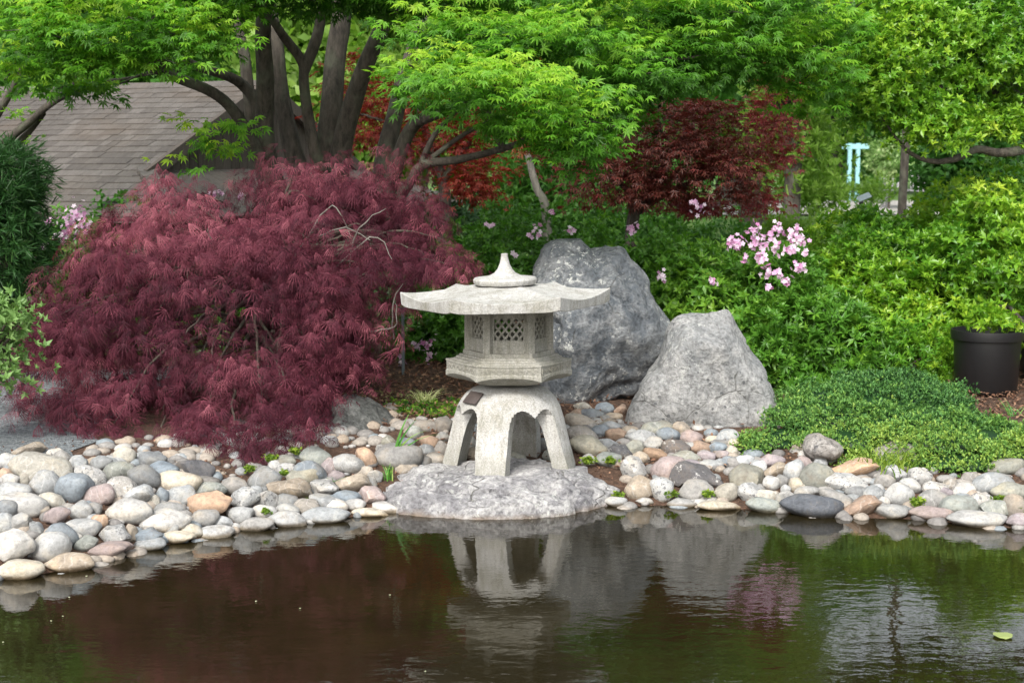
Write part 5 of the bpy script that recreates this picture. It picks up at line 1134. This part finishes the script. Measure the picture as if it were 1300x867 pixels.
def blades(name, label, cat, px, py, hpx, n, mat, w=.006, lean=.25, size_var=.4, spread=.02, Y=None, dirs=None):
    g = ray_ground(px, py, 0) if Y is None else P(px, py, Y); s = g.y/FPX
    V = []; F = []; T = []
    for i in range(n):
        b = Vector((g.x+random.gauss(0, spread), g.y+random.gauss(0, spread), g.z-.01)); h = hpx*s*random.uniform(1-size_var, 1.0)
        if dirs: dx, hh, bend = dirs[i]; h = hh*s; d = Vector((dx*s, random.uniform(-.02, .02), 0))
        else: a = random.uniform(0, 6.28); d = Vector((math.cos(a), math.sin(a), 0))*h*random.uniform(.3, 1)*lean*2; bend = random.uniform(0, .3)
        k = len(V); sd = Vector((1, .2, 0)).normalized()*w; N_ = 6; tn = random.random()
        for q in range(N_+1):
            f = q/N_; c = b+d*(f**1.8)+Vector((0, 0, h*(f-bend*f**3))); ww = sd*(1-f**2.2)
            V += [tuple(c-ww), tuple(c+ww+Vector((0, -.002, 0)))]; T += [tn, tn]
        for q in range(N_): F.append((k+2*q, k+2*q+1, k+2*q+3, k+2*q+2))
    o = link(name, npmesh(name, np.array(V), np.array(F), np.array(T)), M[mat]); tag(o, label, cat); return o
blades('iris_clump', 'tall green iris blades growing between cobbles left of the lantern', 'plant', 500, 592, 60, 6, 'grass', .010, spread=.008, dirs=[(22, 78, .05), (30, 70, .08), (44, 66, .25), (14, 60, 0), (62, 64, .3), (10, 40, 0)])
blades('grass_tuft', 'short bright green tuft in front of the iris blades', 'grass tuft', 492, 608, 30, 14, 'grass', .004, spread=.012)
blades('pale_tuft', 'cream striped spiky tuft in the shade left of the lantern', 'plant', 540, 512, 24, 60, 'cream', .0045, .9, spread=.03)
blades('grass_tuft', 'wispy light green grass growing before the low pale rock', 'grass tuft', 1128, 600, 46, 90, 'lime', .004, .5, spread=.07)
blades('grass_tuft', 'small bright green grass sprout between the tan block and long pale stone', 'grass tuft', 398, 645, 22, 14, 'lime', .004, .35, spread=.01)
blades('grass_tuft', 'thin dark green grass leaning beside the black pot', 'grass tuft', 1290, 530, 30, 12, 'grass', .004, .8, spread=.02)
blades('grass_tuft', 'long arching grass draped over the speckled stones left of the iris', 'grass tuft', 420, 618, 22, 22, 'grass', .003, 1.1, spread=.03)
blades('grass_tuft', 'pale green blades at the foot of the mulch near the pot', 'grass tuft', 1225, 545, 18, 40, 'lime', .004, .7, spread=.05)
def weed(px, py, r, lab, mat='lime', Y=None):
    g = ray_ground(px, py, .02); s = g.y/FPX; n = int(30+r*4); c = np.array([g.x, g.y-.03, g.z+.03])
    p = c+rs.normal(0, .4, (n, 3))*np.array([r*s, r*s*.6, r*s*.55])
    o = scatter('weed', T_rosette(5, .3, .6, 1), p, rand_dir(n), upz(n)+rs.normal(0, .5, (n, 3)), rs.uniform(.012, .02, n), rs.rand(n), M[mat]); tag(o, lab, 'weed')
for a in [(746, 590, 10, 'mossy lime weed at the foot of the lantern right leg'), (775, 590, 9, 'yellow green moss beside the tan stone right of the lantern'), (850, 632, 11, 'lime weed on the round speckled stone at the waterline'), (897, 632, 8, 'small lime weed at the end of the pale angular block'),
          (784, 634, 8, 'tiny weed on the waterline right of the slab'), (1163, 643, 12, 'yellow green weed between the round white stone and flat mauve stone'), (1268, 640, 12, 'lime weed straggling between the stones near the right edge'), (1293, 650, 8, 'small lime weed at the right edge of the pond'),
          (345, 586, 9, 'dark leafy weed under the maple fringe'), (375, 578, 8, 'reddish green weed behind the greenish stones'), (338, 655, 6, 'tiny weed between white waterline stones'), (362, 606, 6, 'small yellow weed above the tan block'), (318, 600, 8, 'green sprout under the hanging red leaves')]: weed(*a)
def strip(name, lab, reg, n, mat, tm, size, cat='ground cover'):
    x0, x1, y0, y1 = reg; px = rs.uniform(x0, x1, n); py = rs.uniform(y0, y1, n); p = np.array([list(ray_ground(a, b_, .01)) for a, b_ in zip(px, py)])
    o = scatter(name, tm, p, rand_dir(n), upz(n)+rs.normal(0, .4, (n, 3)), rs.uniform(size*.7, size*1.3, n), rs.rand(n), M[mat]); tag(o, lab, cat, None, 'stuff')
strip('creeping_plant', 'low green creeping plants along the back of the shaded cobbles', (490, 600, 508, 530), 260, 'shrub', T_rosette(6, .22, .5, 2), .035)
strip('white_flowered_cover', 'tiny white flowered ground cover on the mulch behind the shaded boulder', (430, 530, 496, 510), 160, 'cream', T_rosette(5, .3, .5, 1), .014)
strip('leaf_litter', 'brown fallen leaves lodged between the cobbles', (0, 1300, 560, 650), 2600, 'litter', T_leaf(.3, .08, .1), .02)

# --- floating bits
def floating(px, py, r, mat, lab, name='floating_petal'):
    g = G0(px, py); n = 1; V = []; s = g.y/FPX*r
    bm = bmesh.new(); bmesh.ops.create_circle(bm, cap_ends=True, radius=1, segments=8)
    for v in bm.verts: v.co = Vector((v.co.x*s, v.co.y*s*1.1, .004+.15*s*abs(v.co.x)))
    bmesh.ops.solidify(bm, geom=bm.faces[:], thickness=.0015)
    me = bm_mesh(name, bm); at = me.attributes.new('tint', 'FLOAT', 'POINT'); o = link(name, me, M[mat]); o.location = (g.x, g.y, 0.001); tag(o, lab, 'petal' if name == 'floating_petal' else 'leaf', 'petals floating on the pond' if name == 'floating_petal' else None)
for px, py in [(88, 759), (65, 789), (4, 816), (325, 764), (381, 773), (495, 756), (80, 783), (540, 853), (110, 732)]:
    floating(px, py, 1.2, 'white', 'tiny white petal floating on the dark water of the pond')
floating(1273, 808, 13, 'cream', 'curled yellow leaf floating near the lower right corner', 'floating_leaf')
